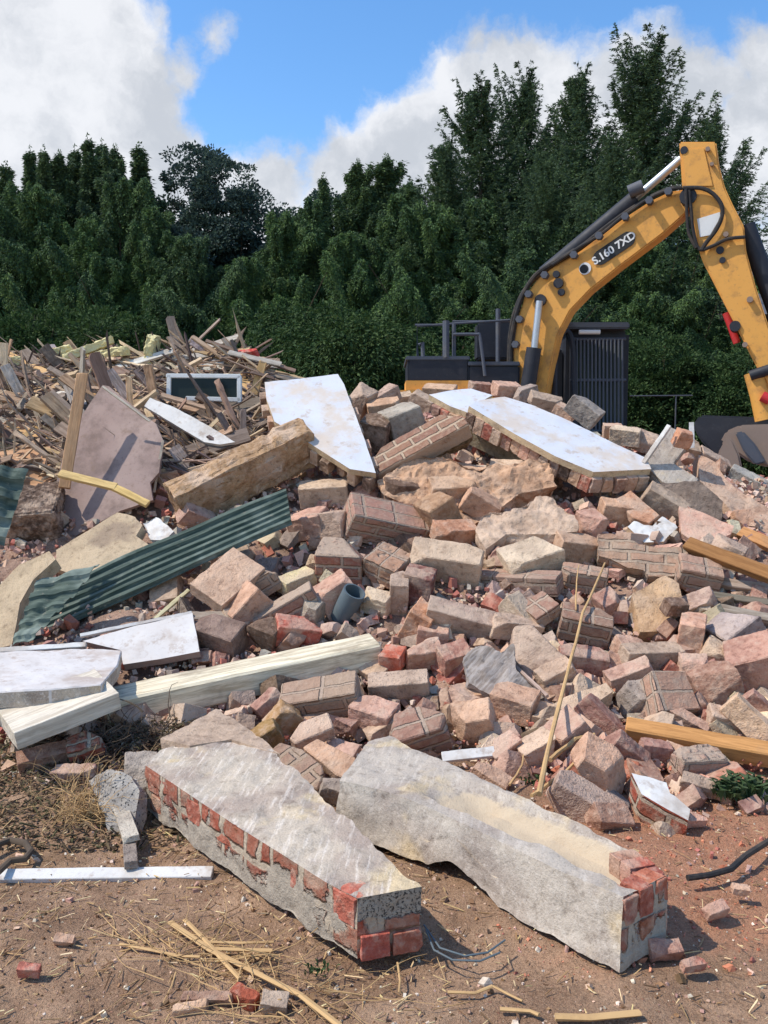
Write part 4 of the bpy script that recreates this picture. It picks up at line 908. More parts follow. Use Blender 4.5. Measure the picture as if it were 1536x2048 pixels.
while sum(cnt) < 500 and tries < 9000:
    tries += 1
    x = rnd.uniform(-20, 1550); y = rnd.uniform(800, 1680)
    if not inpoly(x, y, RZ): continue
    ki = rnd.choices((0,1,2),(0.54,0.28,0.18))[0]; kd = kinds[ki]
    t = hit(x, y)+rnd.uniform(.03,.10); p = pt(x, y, t)
    o = bpy.data.objects.new(kd[0], rnd.choice(vm_[ki])); COL.objects.link(o)
    s_ = rnd.choice((.45,.6,.8,1.0,1.2,1.4))*rnd.uniform(.9,1.1)
    o.matrix_world = Matrix.Translation(p) @ Euler((rnd.uniform(-.9,.9), rnd.uniform(-.9,.9), rnd.uniform(0,6.28))).to_matrix().to_4x4() @ Matrix.Diagonal((s_,s_,s_,1))
    o.color = (*jcol(rnd.choice(kd[3]), .15, rnd), 1); tag(o, kd[4], kd[1], kd[5]); FILL.append((o, x, y, kd[1])); cnt[ki] += 1
# ------------------------------------------------------------ the timber heap, upper left
rnd = random.Random(5)
sv = []
for i in range(18):
    ln = rnd.uniform(.5, 1.7); w = rnd.choice((.03,.045,.06,.09,.14)); th = rnd.choice((.012,.018,.025,.04))
    me = chunk_mesh((ln, w, min(th, w)), 300+i, cuts=rnd.choice((1,2,3)), amp=0.006, L=max(.03, ln/18), cutd=.9); me.materials.append(MATS['timber_weathered' if i % 2 else 'timber']); sv.append(me)
TZ = [(-60,1000),(-60,712),(0,706),(110,714),(200,712),(290,712),(330,690),(400,686),(470,700),(510,712),(525,745),(528,860),(480,900),(380,940),(310,960),(110,960),(60,930)]
woodcols = [(206,178,148),(180,158,140),(154,136,122),(220,194,160),(176,146,120),(122,108,98),(200,166,128),(180,168,158),(146,120,102)]
n_ = 0; tries = 0
while n_ < 250 and tries < 5000:
    tries += 1
    x = rnd.uniform(-60, 530); y = rnd.uniform(686, 985)
    if not inpoly(x, y, TZ): continue
    t = hit(x, max(y, 716)) + rnd.uniform(-.22, .05); p = pt(x, y, t)
    a = rnd.gauss(-0.35, 0.42) if rnd.random() < .75 else rnd.uniform(-1.5, 1.5)
    ax = (RT*math.cos(a) + UP*math.sin(a) - FW*rnd.uniform(-.25, .5)).normalized()
    nn = (Vector((rnd.uniform(-.5,.5), -0.6, 0.8))); az = (nn-ax*nn.dot(ax)).normalized(); ay = az.cross(ax)
    o = bpy.data.objects.new('splintered_plank', rnd.choice(sv)); COL.objects.link(o)
    s_ = rnd.uniform(.7, 1.2); o.matrix_world = basis(ax, ay, az, p) @ Matrix.Diagonal((s_*rnd.uniform(.5,1),s_,s_,1))
    o.color = (*[v for v in jcol(rnd.choice(woodcols), .1, rnd)], 1)
    tag(o, 'splintered plank or lath jumbled in the timber heap at the upper left', 'plank', 'broken planks in the timber heap'); n_ += 1
for a_ in ((0,700,190,790,16,'long pale lath sloping down right across the left timber heap'),(-20,925,78,850,14,'pale yellow lath rising from the left edge in front of the timber heap'),(20,742,280,850,12,'grey lath lying under the crest, running to the white plank'),(330,742,470,728,20,'brown board lying over the small white window'),(345,716,430,706,12,'white painted lath on the timber heap crest above the window'),(350,728,440,716,10,'second white lath just above the window'),(505,795,526,722,16,'grey splintered plank standing right of the window'),(470,800,490,745,34,'grey brown board standing behind the right end of the window'),(0,800,110,850,34,'wide tan board lying in the left of the timber heap'),(-20,850,100,872,22,'tan lath lying below the wide tan board'),(230,735,345,700,14,'grey white plank pointing up left of the yellow scrap'),(90,724,270,742,20,'weathered grey plank along the timber heap crest'),(305,790,500,842,14,'brown branch-like batten under the window')):
    T(*a_[:5], 0.03, 'w' if 'pale' in a_[5] or 'tan' in a_[5] else 'v', (232,226,216) if 'white' in a_[5] else (214,176,124) if ('tan' in a_[5] or 'pale' in a_[5]) else (160,136,116), a_[5], name='timber_plank', off=0.22, cuts=3)
# ------------------------------------------------------------ loose bits (uncountable)
rnd = np.random.RandomState(3)
CUBE = np.array([(-1,-1,-1),(1,-1,-1),(1,1,-1),(-1,1,-1),(-1,-1,1),(1,-1,1),(1,1,1),(-1,1,1)], float)/2
CF = np.array([(0,3,2,1),(4,5,6,7),(0,1,5,4),(1,2,6,5),(2,3,7,6),(3,0,4,7)])
def rotm(n, tiltmax=None):
    a = rnd.uniform(0, 2*np.pi, n); b = rnd.uniform(-1, 1, n)*(tiltmax or np.pi); c = rnd.uniform(-1, 1, n)*(tiltmax or np.pi)
    ca, sa, cb, sb, cc, sc_ = np.cos(a), np.sin(a), np.cos(b), np.sin(b), np.cos(c), np.sin(c)
    Rz = np.zeros((n,3,3)); Rz[:,0,0]=ca; Rz[:,0,1]=-sa; Rz[:,1,0]=sa; Rz[:,1,1]=ca; Rz[:,2,2]=1
    Ry = np.zeros((n,3,3)); Ry[:,0,0]=cb; Ry[:,0,2]=sb; Ry[:,2,0]=-sb; Ry[:,2,2]=cb; Ry[:,1,1]=1
    Rx = np.zeros((n,3,3)); Rx[:,0,0]=1; Rx[:,1,1]=cc; Rx[:,1,2]=-sc_; Rx[:,2,1]=sc_; Rx[:,2,2]=cc
    return Rz @ Ry @ Rx
def bits(name, pos, size, cols_, label, cat=None, tilt=None, jit=0.35):
    n = len(pos); V = CUBE[None]*size[:, None, :]; V = V*(1+rnd.uniform(-jit, jit, (n, 8, 3)))
    V = np.einsum('nij,nkj->nki', rotm(n, tilt), V) + pos[:, None, :]
    Fc = (CF[None] + (np.arange(n)*8)[:, None, None]).reshape(-1, 4)
    C = np.repeat(np.concatenate([cols_, np.ones((n, 1))], 1)[:, None], 8, 1).reshape(-1, 4)
    return tag(link(name, big_mesh(name, V.reshape(-1, 3), Fc, col=C), ('loose_bits',)), label, cat, kind='stuff')
def palette(names, n, j=0.25):
    P_ = np.array([lin(PAL[a] if isinstance(a, str) else a) for a in names]); c = P_[rnd.randint(0, len(P_), n)]
    return np.clip(c*(1+rnd.uniform(-j, j, (n, 1)))*(1+rnd.uniform(-.05, .05, (n, 3))), 0, 1)
def moundtop(x, y): return H(x, y)
# crumbs over the heap
n = 27000; x = rnd.uniform(-4.5, 4.8, n); y = rnd.uniform(3.2, 9.5, n); h = H(x, y); kp = (h > 0.005) & ~((x < -1.0) & (y > 6.6)); x, y, h = x[kp], y[kp], h[kp]; n = len(x)
s = rnd.lognormal(math.log(0.018), 0.55, n).clip(.006, .07)
bits('rubble_crumbs', np.stack([x, y, h-0.075+rnd.uniform(-.02, .05, n)], 1), s[:, None]*rnd.uniform(.6, 1.5, (n, 3)), palette(('pink','beige','mauve','tan','gp','grey','red','brown'), n), 'crumbs of brick and mortar filling the gaps between the rubble lumps', 'rubble crumbs')
# grit on the foreground soil
n = 15000; x = rnd.uniform(-3.2, 3.2, n); y = 1.7+rnd.beta(1.2, 1.5, n)*3.2; s = rnd.lognormal(math.log(0.0042), 0.55, n).clip(.0018, .024)
kp = np.abs(x) < 0.55*y+0.3; x, y, s = x[kp], y[kp], s[kp]; n = len(x)
gz = groundz(x[None], y[None])[0] + np.maximum(H(x, y), 0)*0.9
cl = palette(('tan','brown','pale','dark',(150,116,84),(120,92,68)), n); rd = (x > 0.35) & (y > 2.4); cr = palette(('red','pink',(190,120,92),(206,140,110),'pale'), n)
cl[rd] = cr[rd]
bits('soil_grit', np.stack([x, y, gz+s*0.25], 1), s[:, None]*rnd.uniform(.5, 1.5, (n, 3)), cl, 'grit, brick crumbs and small stones strewn over the bare soil', 'grit')
# dry straw and chips
n = 3600; x = rnd.uniform(-2.2, 1.6, n); y = rnd.uniform(1.9, 3.6, n); kp = (rnd.uniform(0, 1, n) < np.where(x < 0.2, 1, .35)*np.where(y < 3.3, 1, .5)); x, y = x[kp], y[kp]; n = len(x)
ln = rnd.lognormal(math.log(0.022), 0.6, n).clip(.008, .13)
gz = groundz(x[None], y[None])[0]
bits('straw_litter', np.stack([x, y, gz+0.006+rnd.uniform(0, .012, n)], 1), np.stack([ln, rnd.uniform(.0012, .004, n), rnd.uniform(.001, .003, n)], 1), palette(((206,176,126),(180,146,104),(150,118,84),(222,196,150),(120,92,66)), n), 'dry straw, bark chips and root scraps on the soil in front', 'litter', tilt=0.3)
# splinters in the timber heap
n = 4000; xx = rnd.uniform(-60, 540, n); yy = rnd.uniform(700, 1000, n); pos = []
for a, b in zip(xx, yy):
    if inpoly(a, b, TZ):
        t_ = None; pos.append((a, b))
gx = {}
def hitc(a, b):
    k_ = (int(a//16), int(b//10))
    if k_ not in gx: gx[k_] = hit(k_[0]*16+8, max(k_[1]*10+5, 714))
    return gx[k_]
pos = np.array([tuple(pt(a, b, hitc(a, b)-rnd.uniform(0, .25))) for a, b in pos]); n = len(pos)
ln = rnd.lognormal(math.log(0.20), 0.55, n).clip(.05, .9)
def laths(name, pos, ln, wd, cols_, label, cat):
    n = len(pos); a = rnd.normal(-0.3, 0.6, n); dx = np.cos(a); dz = np.sin(a); dy = rnd.uniform(-.4, .4, n)
    ax = np.stack([dx, dy, dz], 1); ax /= np.linalg.norm(ax, axis=1)[:, None]; r = rnd.normal(size=(n, 3)); ay = np.cross(ax, r); ay /= np.linalg.norm(ay, axis=1)[:, None]; az = np.cross(ax, ay)
    V = CUBE[None]*np.stack([ln, wd, wd*0.6], 1)[:, None]; V = V*(1+rnd.uniform(-.3, .3, (n, 8, 3)))
    V = V[:, :, 0:1]*ax[:, None]+V[:, :, 1:2]*ay[:, None]+V[:, :, 2:3]*az[:, None]+pos[:, None]
    Fc = (CF[None] + (np.arange(n)*8)[:, None, None]).reshape(-1, 4); C = np.repeat(np.concatenate([cols_, np.ones((n, 1))], 1)[:, None], 8, 1).reshape(-1, 4)
    return tag(link(name, big_mesh(name, V.reshape(-1, 3), Fc, col=C), ('loose_bits',)), label, cat, kind='stuff')
laths('timber_splinters', pos, ln, rnd.uniform(.005, .03, n), palette(((184,156,130),(150,130,114),(120,102,92),(206,180,148),(170,142,118),(96,82,74)), n), 'mass of splinters and broken laths filling the timber heap at the upper left', 'splinters')
def gp_(x, y, h=0.012): return pt(x, y, (1.5-h)*F/(y-880))
# tangled roots
def tangle(name, c0, spread, n, ln, r, mat, label, cat, up=0.0, kind=None):
    bm = bmesh.new(); rn = random.Random(n)
    for i in range(n):
        p = Vector(c0)+Vector((rn.gauss(0, spread[0]), rn.gauss(0, spread[1]), abs(rn.gauss(0, spread[2])))); dd = Vector((rn.gauss(0, 1), rn.gauss(0, .6), rn.gauss(up, .7 if up >= 0 else .12))).normalized(); P_ = [p]
        for k_ in range(6):
            dd = (dd+Vector((rn.gauss(0, .35), rn.gauss(0, .35), rn.gauss(0, .35 if up >= 0 else .08)))*(1 if up >= 0 else .5)).normalized(); p = p+dd*ln/6; P_.append(p)
        rr = r*rn.uniform(.5, 1.5); tube_bm(bm, P_, [rr*(1-k_/8) for k_ in range(7)], 5)
    o = link(name, finish(bm, name, ang=60), (mat,), mw=Matrix.Identity(4)); return tag(o, label, cat, kind=kind)
p = pt(265, 1455, hit(265, 1455)-0.1)
tangle('root_tangle', p-Vector((0, 0, .1)), (.1, .05, .07), 110, .22, .0035, 'bark', 'tangle of dark dry roots below the left end of the pale yellow beam', 'roots', kind='stuff')
p = pt(150, 1640, 3.45)
tangle('dry_grass', p+Vector((0.0, 0.05, -0.03)), (.055, .02, .05), 150, .26, .0016, 'straw', 'yellow dry grass tuft lying left of the grey mouldy slab', 'dry grass', up=0.1, kind='stuff')
n = 4200; x = rnd.uniform(-1.9, -.75, n); y = rnd.uniform(3.15, 4.3, n); gz = groundz(x[None], y[None])[0]+np.maximum(H(x, y), 0)
bits('dark_litter', np.stack([x, y, gz+rnd.uniform(0, .02, n)], 1), np.stack([rnd.lognormal(math.log(.018), .5, n).clip(.006, .07), rnd.uniform(.002, .010, n), rnd.uniform(.001, .006, n)], 1), palette(((96,78,60),(120,100,74),(84,80,54),(140,116,90),(66,54,44)), n), 'dark leaf mould, roots and bark scraps under the beams at the left', 'litter', tilt=.6)
g_ = gp_(480, 1915)
for q_, (ax_, ay_, nn_, ln_) in enumerate(((330,1870,30,.18),(470,1920,50,.26),(590,1985,40,.24),(400,1895,30,.26))):
    g_ = gp_(ax_, ay_, .02); tangle('straw_bunch', g_-Vector((0, 0, .015)), (.09, .045, .010), nn_, ln_, .0016, 'straw', ('loose thin straw round the upper end of the crossed stalks','loose thin straw where the dry stalks cross','loose thin straw along the lower part of the longest stalk','thin straw strewn left of the stalk crossing')[q_], 'straw', up=-.1, kind='stuff')
# weeds
def weeds(c0, n, spread, sz, name, label):
    rn = np.random.RandomState(8); V = []; Fc = []
    for i in range(n):
        b = np.array(c0)+rn.normal(0, spread, 3)*(1, .7, .0); h = rn.uniform(.3, 1)*sz; a = rn.uniform(0, 6.28); out = np.array((math.cos(a), math.sin(a), 0))*h*rn.uniform(.2, .8)
        w = np.array((-math.sin(a), math.cos(a), 0))*sz*rn.uniform(.07, .16); tip = b+out+(0, 0, h*.8); mid = b+out*.4+(0, 0, h*.7)
        k_ = len(V); V += [b, mid-w, mid+w, tip]; Fc.append((k_, k_+1, k_+3, k_+2))
    tag(link(name, big_mesh(name, np.array(V), np.array(Fc), attr=rn.uniform(0, 1, len(V))), ('weed_leaf',)), label, 'weeds', kind='stuff')
weeds(tuple(pt(1478, 1592, 3.72)), 260, .055, .11, 'weeds', 'clump of green weeds at the foot of the heap on the right')
weeds(tuple(pt(1065, 1560, 3.9)+Vector((0,0,-.02))), 50, .03, .05, 'weeds', 'few green blades at the foot of the long pale stick')
weeds(tuple(pt(636, 1945, 2.5)), 40, .018, .035, 'weeds', 'tiny green sprout at the near corner of the long concrete block')
# branches and chips on the soil that can be counted
def gp_(x, y, h=0.012): return pt(x, y, (1.5-h)*F/(y-880))
for L_, r_, lb in ((((340,1845),(420,1900),(520,1950),(600,1990),(690,2060)),.011,'longest pale dry stalk lying diagonally on the soil at the lower left'),(((370,1840),(410,1880),(450,1925),(480,1958)),.008,'second dry stalk crossing the longest one near its upper end'),(((240,1888),(300,1900),(360,1912),(400,1914)),.006,'thin dry stalk lying left of the crossed stalks'),(((420,1884),(480,1886),(548,1884)),.006,'short dry stalk right of the crossed stalks'),(((430,1898),(490,1900),(545,1902)),.009,'thicker short stalk below the other one right of the crossing'),(((1000,2018),(1060,2022),(1078,2030)),.008,'small pale stick at the lower right below the lintel'),(((1110,2034),(1180,2036),(1280,2026)),.013,'pale flat stick lying on the soil at the bottom right'),(((895,1984),(950,1986),(985,1972)),.006,'bent twig on the soil below the near end of the lintel'),(((985,1972),(1020,1990),(1045,2002)),.005,'straight twig right of the bent one'),(((795,1925),(800,1962),(798,1985)),.003,'thin upright stalk before the end of the long concrete block')):
    tube('dry_stalk', [gp_(*q) for q in L_], r_, 'straw', lb, 'stalk', seg=6, flat=.6, jit=.15)
Lb(415,1996,92,26,0,'k','brown','flat brown brick piece on the soil at the bottom left',d=2.38)
Lb(490,1994,50,30,5,'k',(190,104,80),'small red brick chip on the soil at the bottom left',d=2.38)
Lb(548,2008,50,44,10,'c','gp','small grey stone beside the red brick chip at the bottom left',d=2.36)
Lb(380,2016,60,18,0,'c','tan','thin tan chip below the flat brown brick piece',d=2.34)
for (x, y, w, h, c_, lb) in ((1430,1820,44,26,'red','red brick chip on the red soil at the lower right'),(1390,1640,40,24,'pink','pink brick chip beside the white topped wedge'),(1480,1780,30,18,'tan','small tan stone on the red soil right of the lintel'),(1385,1930,46,22,'red','flat red brick chip right of the near end of the lintel'),(1330,1900,60,34,'mauve','grey mauve chip touching the near end of the lintel'),(60,1940,40,24,'red','reddish stone on the soil at the lower left'),(130,1880,36,20,'tan','tan stone on the soil below the white plastic trim')):
    Lb(x, y, w, h, 5, 'k', c_, lb, d=(1.5-.015)*F/(y-880))
# ------------------------------------------------------------ excavator
DE = 12.5
ex = empty('excavator', Vector((pt(1000, 900, 13.2).x, 13.4, 0)), 'yellow excavator with barred cab behind the heap, its bent arm reaching right', 'excavator')
bn = Vector((-0.40, -0.92, 0.0)).normalized()
BX = dict(L=.25, amp=.004, parent=ex)
kkB = bn.dot(pt(1200, 500, DE))
def bp(x, y, back=0.0): return onplane(bn, kkB-back, x, y)
def plate(pts, th, mats, name, front=0.0, parent=ex, bev=.02):
    P = [bp(*p, back=-front) for p in pts]; c = sum(P, Vector())/len(P); ax = (P[1]-P[0]).normalized(); ay = bn.cross(ax).normalized(); M = basis(ax, ay, bn, c); Mi = M.inverted()
    bm = bmesh.new(); t_ = [bm.verts.new(Mi @ p) for p in P]; b_ = [bm.verts.new(v.co-Vector((0, 0, th))) for v in t_]
    bm.faces.new(t_); bm.faces.new(b_[::-1]); n_ = len(P)
    for i in range(n_): bm.faces.new((t_[i], b_[i], b_[(i+1) % n_], t_[(i+1) % n_]))
    bmesh.ops.recalc_face_normals(bm, faces=bm.faces)
    if bev: bmesh.ops.bevel(bm, geom=bm.edges[:], offset=bev, segments=2, affect='EDGES')
    return link(name, finish(bm, name), mats, parent=parent, mw=M)
def smooth(P):
    P = [Vector(p) for p in P]
    if len(P) < 4: return P
    out = []
    for i in range(len(P)-1):
        a, b, c, d_ = P[max(0, i-1)], P[i], P[i+1], P[min(len(P)-1, i+2)]
        for j in range(5):
            t = j/5; out.append(0.5*((2*b)+(c-a)*t+(2*a-5*b+4*c-d_)*t*t+(3*b-a-3*c+d_)*t**3))
    return out+[P[-1]]
def epipe(P, r, mat, name, parent=ex, seg=10, sm=True):
    if sm and not isinstance(r, list): P = smooth(P)
    return tube(name, P, r, mat, parent=parent, seg=seg)
boom = plate([(1034,900),(1028,790),(1026,700),(1034,640),(1050,592),(1075,558),(1105,535),(1160,502),(1245,438),(1300,402),(1340,383),(1372,378),(1386,392),(1384,410),(1368,430),(1325,468),(1240,532),(1180,580),(1140,622),(1116,668),(1104,720),(1092,790),(1086,900)], .34, ('excavator_yellow',), 'boom')
arm = plate([(1358,283),(1432,283),(1438,330),(1450,375),(1466,410),(1488,452),(1492,500),(1512,575),(1540,660),(1572,770),(1545,786),(1518,742),(1480,668),(1440,590),(1402,515),(1390,470),(1376,400),(1364,372)], .36, ('excavator_yellow',), 'arm', front=.12)
# raised flange plates on boom and arm
plate([(1364,300),(1408,296),(1418,340),(1426,372),(1372,372)], .02, ('excavator_yellow',), 'cover_plate', front=.14, parent=arm, bev=.004)
plate([(1394,438),(1440,424),(1440,436),(1420,470),(1400,474)], .01, ('badge_white',), 'pale_patch', front=.135, parent=arm, bev=0)
for (x, y, r_, pr, fr) in ((1080,600,.085,boom,.06),(1116,566,.07,boom,.06),(1112,548,.05,boom,.06),(1122,584,.05,boom,.05),(1376,392,.11,arm,.16),(1440,500,.05,arm,.15),(1445,520,.04,arm,.15),(1470,652,.07,arm,.15),(1368,300,.05,arm,.15)):
    a = bp(x, y, -fr); epipe([a, a-bn*.2], r_, 'machine_black', 'pivot_pin', parent=pr, seg=16)
for (x, y) in ((1396,520),(1408,528)): pass
hb = lambda L_, fr, r_, nm='hydraulic_hose', pr=boom, mt='rubber_black': epipe([bp(x, y, -fr) for x, y in L_], r_, mt, nm, parent=pr, seg=8)
hb([(1022,790),(1022,700),(1030,640),(1046,590),(1070,552),(1100,530),(1130,512),(1150,500)], .03, .035)
hb([(1018,760),(1019,690),(1028,630),(1050,580),(1085,545),(1120,522),(1170,488),(1210,456),(1260,420),(1310,390),(1350,375)], -.1, .035)
hb([(1104,530),(1160,494),(1200,470),(1250,430),(1300,396),(1345,378),(1374,376)], .05, .025)
hb([(1366,376),(1400,376),(1424,386),(1442,408),(1444,432),(1432,460),(1412,486),(1404,500)], .18, .028, pr=arm)
hb([(1378,380),(1382,420),(1386,460),(1398,498),(1425,492),(1455,478),(1490,474)], .18, .024, pr=arm)
hb([(1372,378),(1374,430),(1378,468),(1392,496)], .2, .022, pr=arm)
for x, y in ((1034,690),(1042,640),(1060,590),(1092,552),(1150,512),(1200,474),(1252,436),(1300,404),(1338,386)):
    a = bp(x, y, -.05); epipe([a, a+bn*.12], .055, 'machine_dark_grey', 'hose_clamp', parent=boom, seg=6, sm=False)
for x, y, r_ in ((1452,470,.035),(1500,600,.04),(1490,690,.035),(1416,300,.03),(1424,330,.025)):
    a = bp(x, y, -.13); epipe([a, a+bn*.06], r_, 'bucket_steel', 'arm_boss', parent=arm, seg=10, sm=False)
# arm cylinder above the boom
epipe([bp(1088,548,.2), bp(1272,396,.2)], .115, 'machine_black', 'arm_cylinder', seg=20)
epipe([bp(1268,399,.2), bp(1362,318,.2)], .055, 'chrome_rod', 'cylinder_rod', seg=16)
epipe([bp(1258,384,.05), bp(1286,372,.05)], .09, 'machine_dark_grey', 'cylinder_head', seg=14)
# boom cylinder beside the boom
epipe([bp(1079,602,-.12), bp(1068,700,-.12)], .05, 'chrome_rod', 'cylinder_rod', seg=14)
epipe([bp(1068,696,-.14), bp(1052,800,-.14), bp(1046,880,-.14)], .11, 'machine_black', 'boom_cylinder', seg=18)
# bucket cylinder along the far side of the arm, red hoses under it
epipe([bp(1492,452,.15), bp(1560,640,.15)], .12, 'machine_black', 'bucket_cylinder', seg=16)
epipe([bp(1452,626,.16), bp(1464,658,.16), bp(1474,686,.16)], .05, 'hose_red', 'red_hose', seg=12)
epipe([bp(1508,745,-.05), bp(1520,790,-.05), bp(1530,840,-.05)], .13, 'excavator_yellow', 'bucket_link', seg=12)
epipe([bp(1524,792,-.2), bp(1540,800,-.2)], .07, 'hose_red', 'red_coupling', seg=12)
epipe([bp(1500,752,-.16), bp(1560,732,-.16)], .07, 'machine_black', 'hydraulic_hose', parent=arm, seg=10)
# badge on the boom
an = math.atan2(-(468-540), 1262-1165)
A0 = bp(1178, 532, -.012); A1 = bp(1258, 478, -.012); ax = (A1-A0).normalized(); ay = bn.cross(ax).normalized()
bm = bmesh.new(); w_ = (A1-A0).length*.5; h_ = .105; vs = []
w_ -= .0
for sx, a0 in ((1, -90), (-1, 90)):
    for j in range(9):
        a = math.radians(a0+j*22.5); vs.append(bm.verts.new((sx*0+(w_-h_)*sx+h_*math.cos(a), h_*math.sin(a), 0)))
f = bm.faces.new(vs); r = bmesh.ops.extrude_face_region(bm, geom=[f]); [setattr(v, 'co', v.co+Vector((0, 0, .01))) for v in r['geom'] if isinstance(v, bmesh.types.BMVert)]
cB = bp(1228, 497, -.005)
badge = link('name_badge', finish(bm, 'name_badge'), ('badge_black',), parent=boom, mw=basis(ax, ay, bn, cB))
cu = bpy.data.curves.new('txt', 'FONT'); cu.body = 'S.160 7XD'; cu.size = .15; cu.align_x = 'CENTER'; cu.align_y = 'CENTER'; cu.extrude = .003; cu.offset = .004
to = bpy.data.objects.new('txt', cu); COL.objects.link(to); bpy.context.view_layer.update()
tm = bpy.data.meshes.new_from_object(to.evaluated_get(bpy.context.evaluated_depsgraph_get())); bpy.data.objects.remove(to)
lt = link('badge_letters', tm, ('badge_white',), mw=basis(ax, ay, bn, cB+bn*.012)); lt.parent = badge; lt.matrix_parent_inverse = badge.matrix_world.inverted()
a = bp(1170, 537, -.014)
epipe([a, a-bn*.01], .085, 'badge_white', 'round_emblem', parent=boom, seg=20); a = bp(1168, 538, -.02); epipe([a, a-bn*.012], .062, 'badge_black', 'emblem_centre', parent=boom, seg=20)
# body, deck, rails, cab
def ebox(x0, y0, x1, y1, d, dep, mat, name, bev=.03, parent=ex):
    a = pt(x0, y0, d); b = pt(x1, y1, d); c = (a+b)/2; bm = bmesh.new(); box_bm(bm, (0, 0, 0), abs(b.x-a.x), dep, abs(a.z-b.z), bev=bev)
    return link(name, finish(bm, name), (mat,), parent=parent, mw=Matrix.Translation((c.x, c.y+dep/2, c.z)))
ebox(793, 760, 1032, 862, 12.9, 1.2, 'excavator_yellow', 'body', bev=.14)
hood = ebox(815, 716, 938, 764, 13.0, 1.4, 'machine_black', 'engine_hood', bev=.03)
ebox(812, 712, 940, 720, 12.97, 1.5, 'machine_dark_grey', 'hood_lid', bev=.01, parent=hood)
ebox(936, 730, 1040, 772, 13.0, 1.4, 'machine_black', 'side_cover', bev=.03)
ebox(936, 723, 1040, 731, 12.97, 1.5, 'machine_dark_grey', 'side_step', bev=.01)
ebox(955, 645, 1035, 718, 14.4, .5, 'machine_black', 'air_filter_box', bev=.03)
rl = lambda L_, d_, r_=.022, nm='handrail': epipe([pt(x, y, d_) for x, y in L_], r_, 'machine_dark_grey', nm, seg=8)
rl([(835,712),(834,652),(1020,640)], 13.2, .018); rl([(892,716),(892,642)], 13.0, .05, 'rail_post'); rl([(908,714),(908,648)], 13.1, .03, 'rail_post'); rl([(996,724),(996,618)], 13.4, .035, 'rail_post')
rl([(906,669),(952,669),(960,676),(970,752)], 12.9, .025); rl([(830,650),(890,650)], 13.2, .018); rl([(905,643),(1030,643)], 13.5, .018); rl([(838,690),(845,685),(846,714)], 13.0, .03, 'exhaust_stub')
cabx0, cabx1 = 1132, 1258
cab = ebox(cabx0, 662, cabx1, 880, 13.6, 1.5, 'machine_black', 'cab', bev=.06)
ebox(cabx0-4, 644, cabx1+2, 657, 13.3, 2.0, 'machine_dark_grey', 'cab_roof_guard', bev=.02, parent=cab)
gl = ebox(1150, 690, 1246, 850, 13.585, .02, 'window_glass', 'cab_window', bev=0, parent=cab)
for i in range(14):
    x = 1146+i*7.6; epipe([pt(x, 678, 13.35), pt(x, 862, 13.35)], .016, 'machine_dark_grey', 'guard_bar', parent=cab, seg=6)
epipe([pt(1158, 664, 13.25), pt(1200, 664, 13.25)], .035, 'badge_white', 'lamp_bar', parent=cab, seg=8)
for y_ in (678, 760, 862): epipe([pt(1140, y_, 13.36), pt(1252, y_, 13.36)], .022, 'machine_dark_grey', 'guard_rail', parent=cab, seg=6)
epipe([pt(1112, 860, 13.2), pt(1110, 720, 13.2), pt(1118, 680, 13.2), pt(1134, 662, 13.25), pt(1146, 700, 13.25), pt(1150, 860, 13.25)], .04, 'machine_black', 'cab_arch', parent=cab, seg=8)
ebox(1096, 700, 1130, 880, 13.8, 1.0, 'machine_black', 'cab_side', bev=.05)
cx_ = ex.location.x
for dx in (-.4, 2.2):
    bm = bmesh.new(); box_bm(bm, (0, 0, 0), .55, 3.9, .85, bev=.3); link('track', finish(bm, 'track'), ('rubber_black',), parent=ex, mw=Matrix.Translation((cx_+dx, 13.8, .43)))
bm = bmesh.new(); box_bm(bm, (0, 0, 0), 3.0, 2.8, .7, bev=.1); link('turntable_frame', finish(bm, 'turntable_frame'), ('machine_black',), parent=ex, mw=Matrix.Translation((cx_+.9, 13.9, 1.2)))
# bucket resting on the heap
bk = plate([(1440,884),(1452,862),(1480,850),(1540,848),(1600,850),(1610,930),(1536,935),(1500,926),(1470,905)], .9, ('bucket_steel',), 'bucket', front=.6, bev=.03)
for x, w_ in ((1458, 26),):
    plate([(x-w_, 932),(x-w_+4, 905),(x-8, 880),(x, 875),(x+8, 881),(x+w_-6, 908),(x+w_, 936)], .12, ('bucket_steel',), 'bucket_tooth', front=1.2, parent=bk, bev=.02)
plate([(1470,866),(1486,862),(1512,890),(1532,925),(1510,930),(1488,905)], .1, ('machine_dark_grey',), 'bucket_side_cutter', front=.68, parent=bk, bev=.02)
plate([(1385,850),(1400,830),(1540,835),(1560,900),(1440,925),(1400,880)], .6, ('machine_black',), 'bucket_inside', front=-.2, parent=bk, bev=.03)
# thin rail fence behind the machine
fe = empty('rail_fence', pt(1330, 795, 15.5), 'thin grey tubular site fence rail right of the excavator cab', 'fence')
tube('rail', [pt(1260, 792, 15.5), pt(1385, 791, 15.5)], .012, 'machine_dark_grey', parent=fe)
for x in (1352,): tube('post', [pt(x, 791, 15.5), (pt(x, 791, 15.5).x, pt(x, 791, 15.5).y, 0)], .012, 'machine_dark_grey', parent=fe)
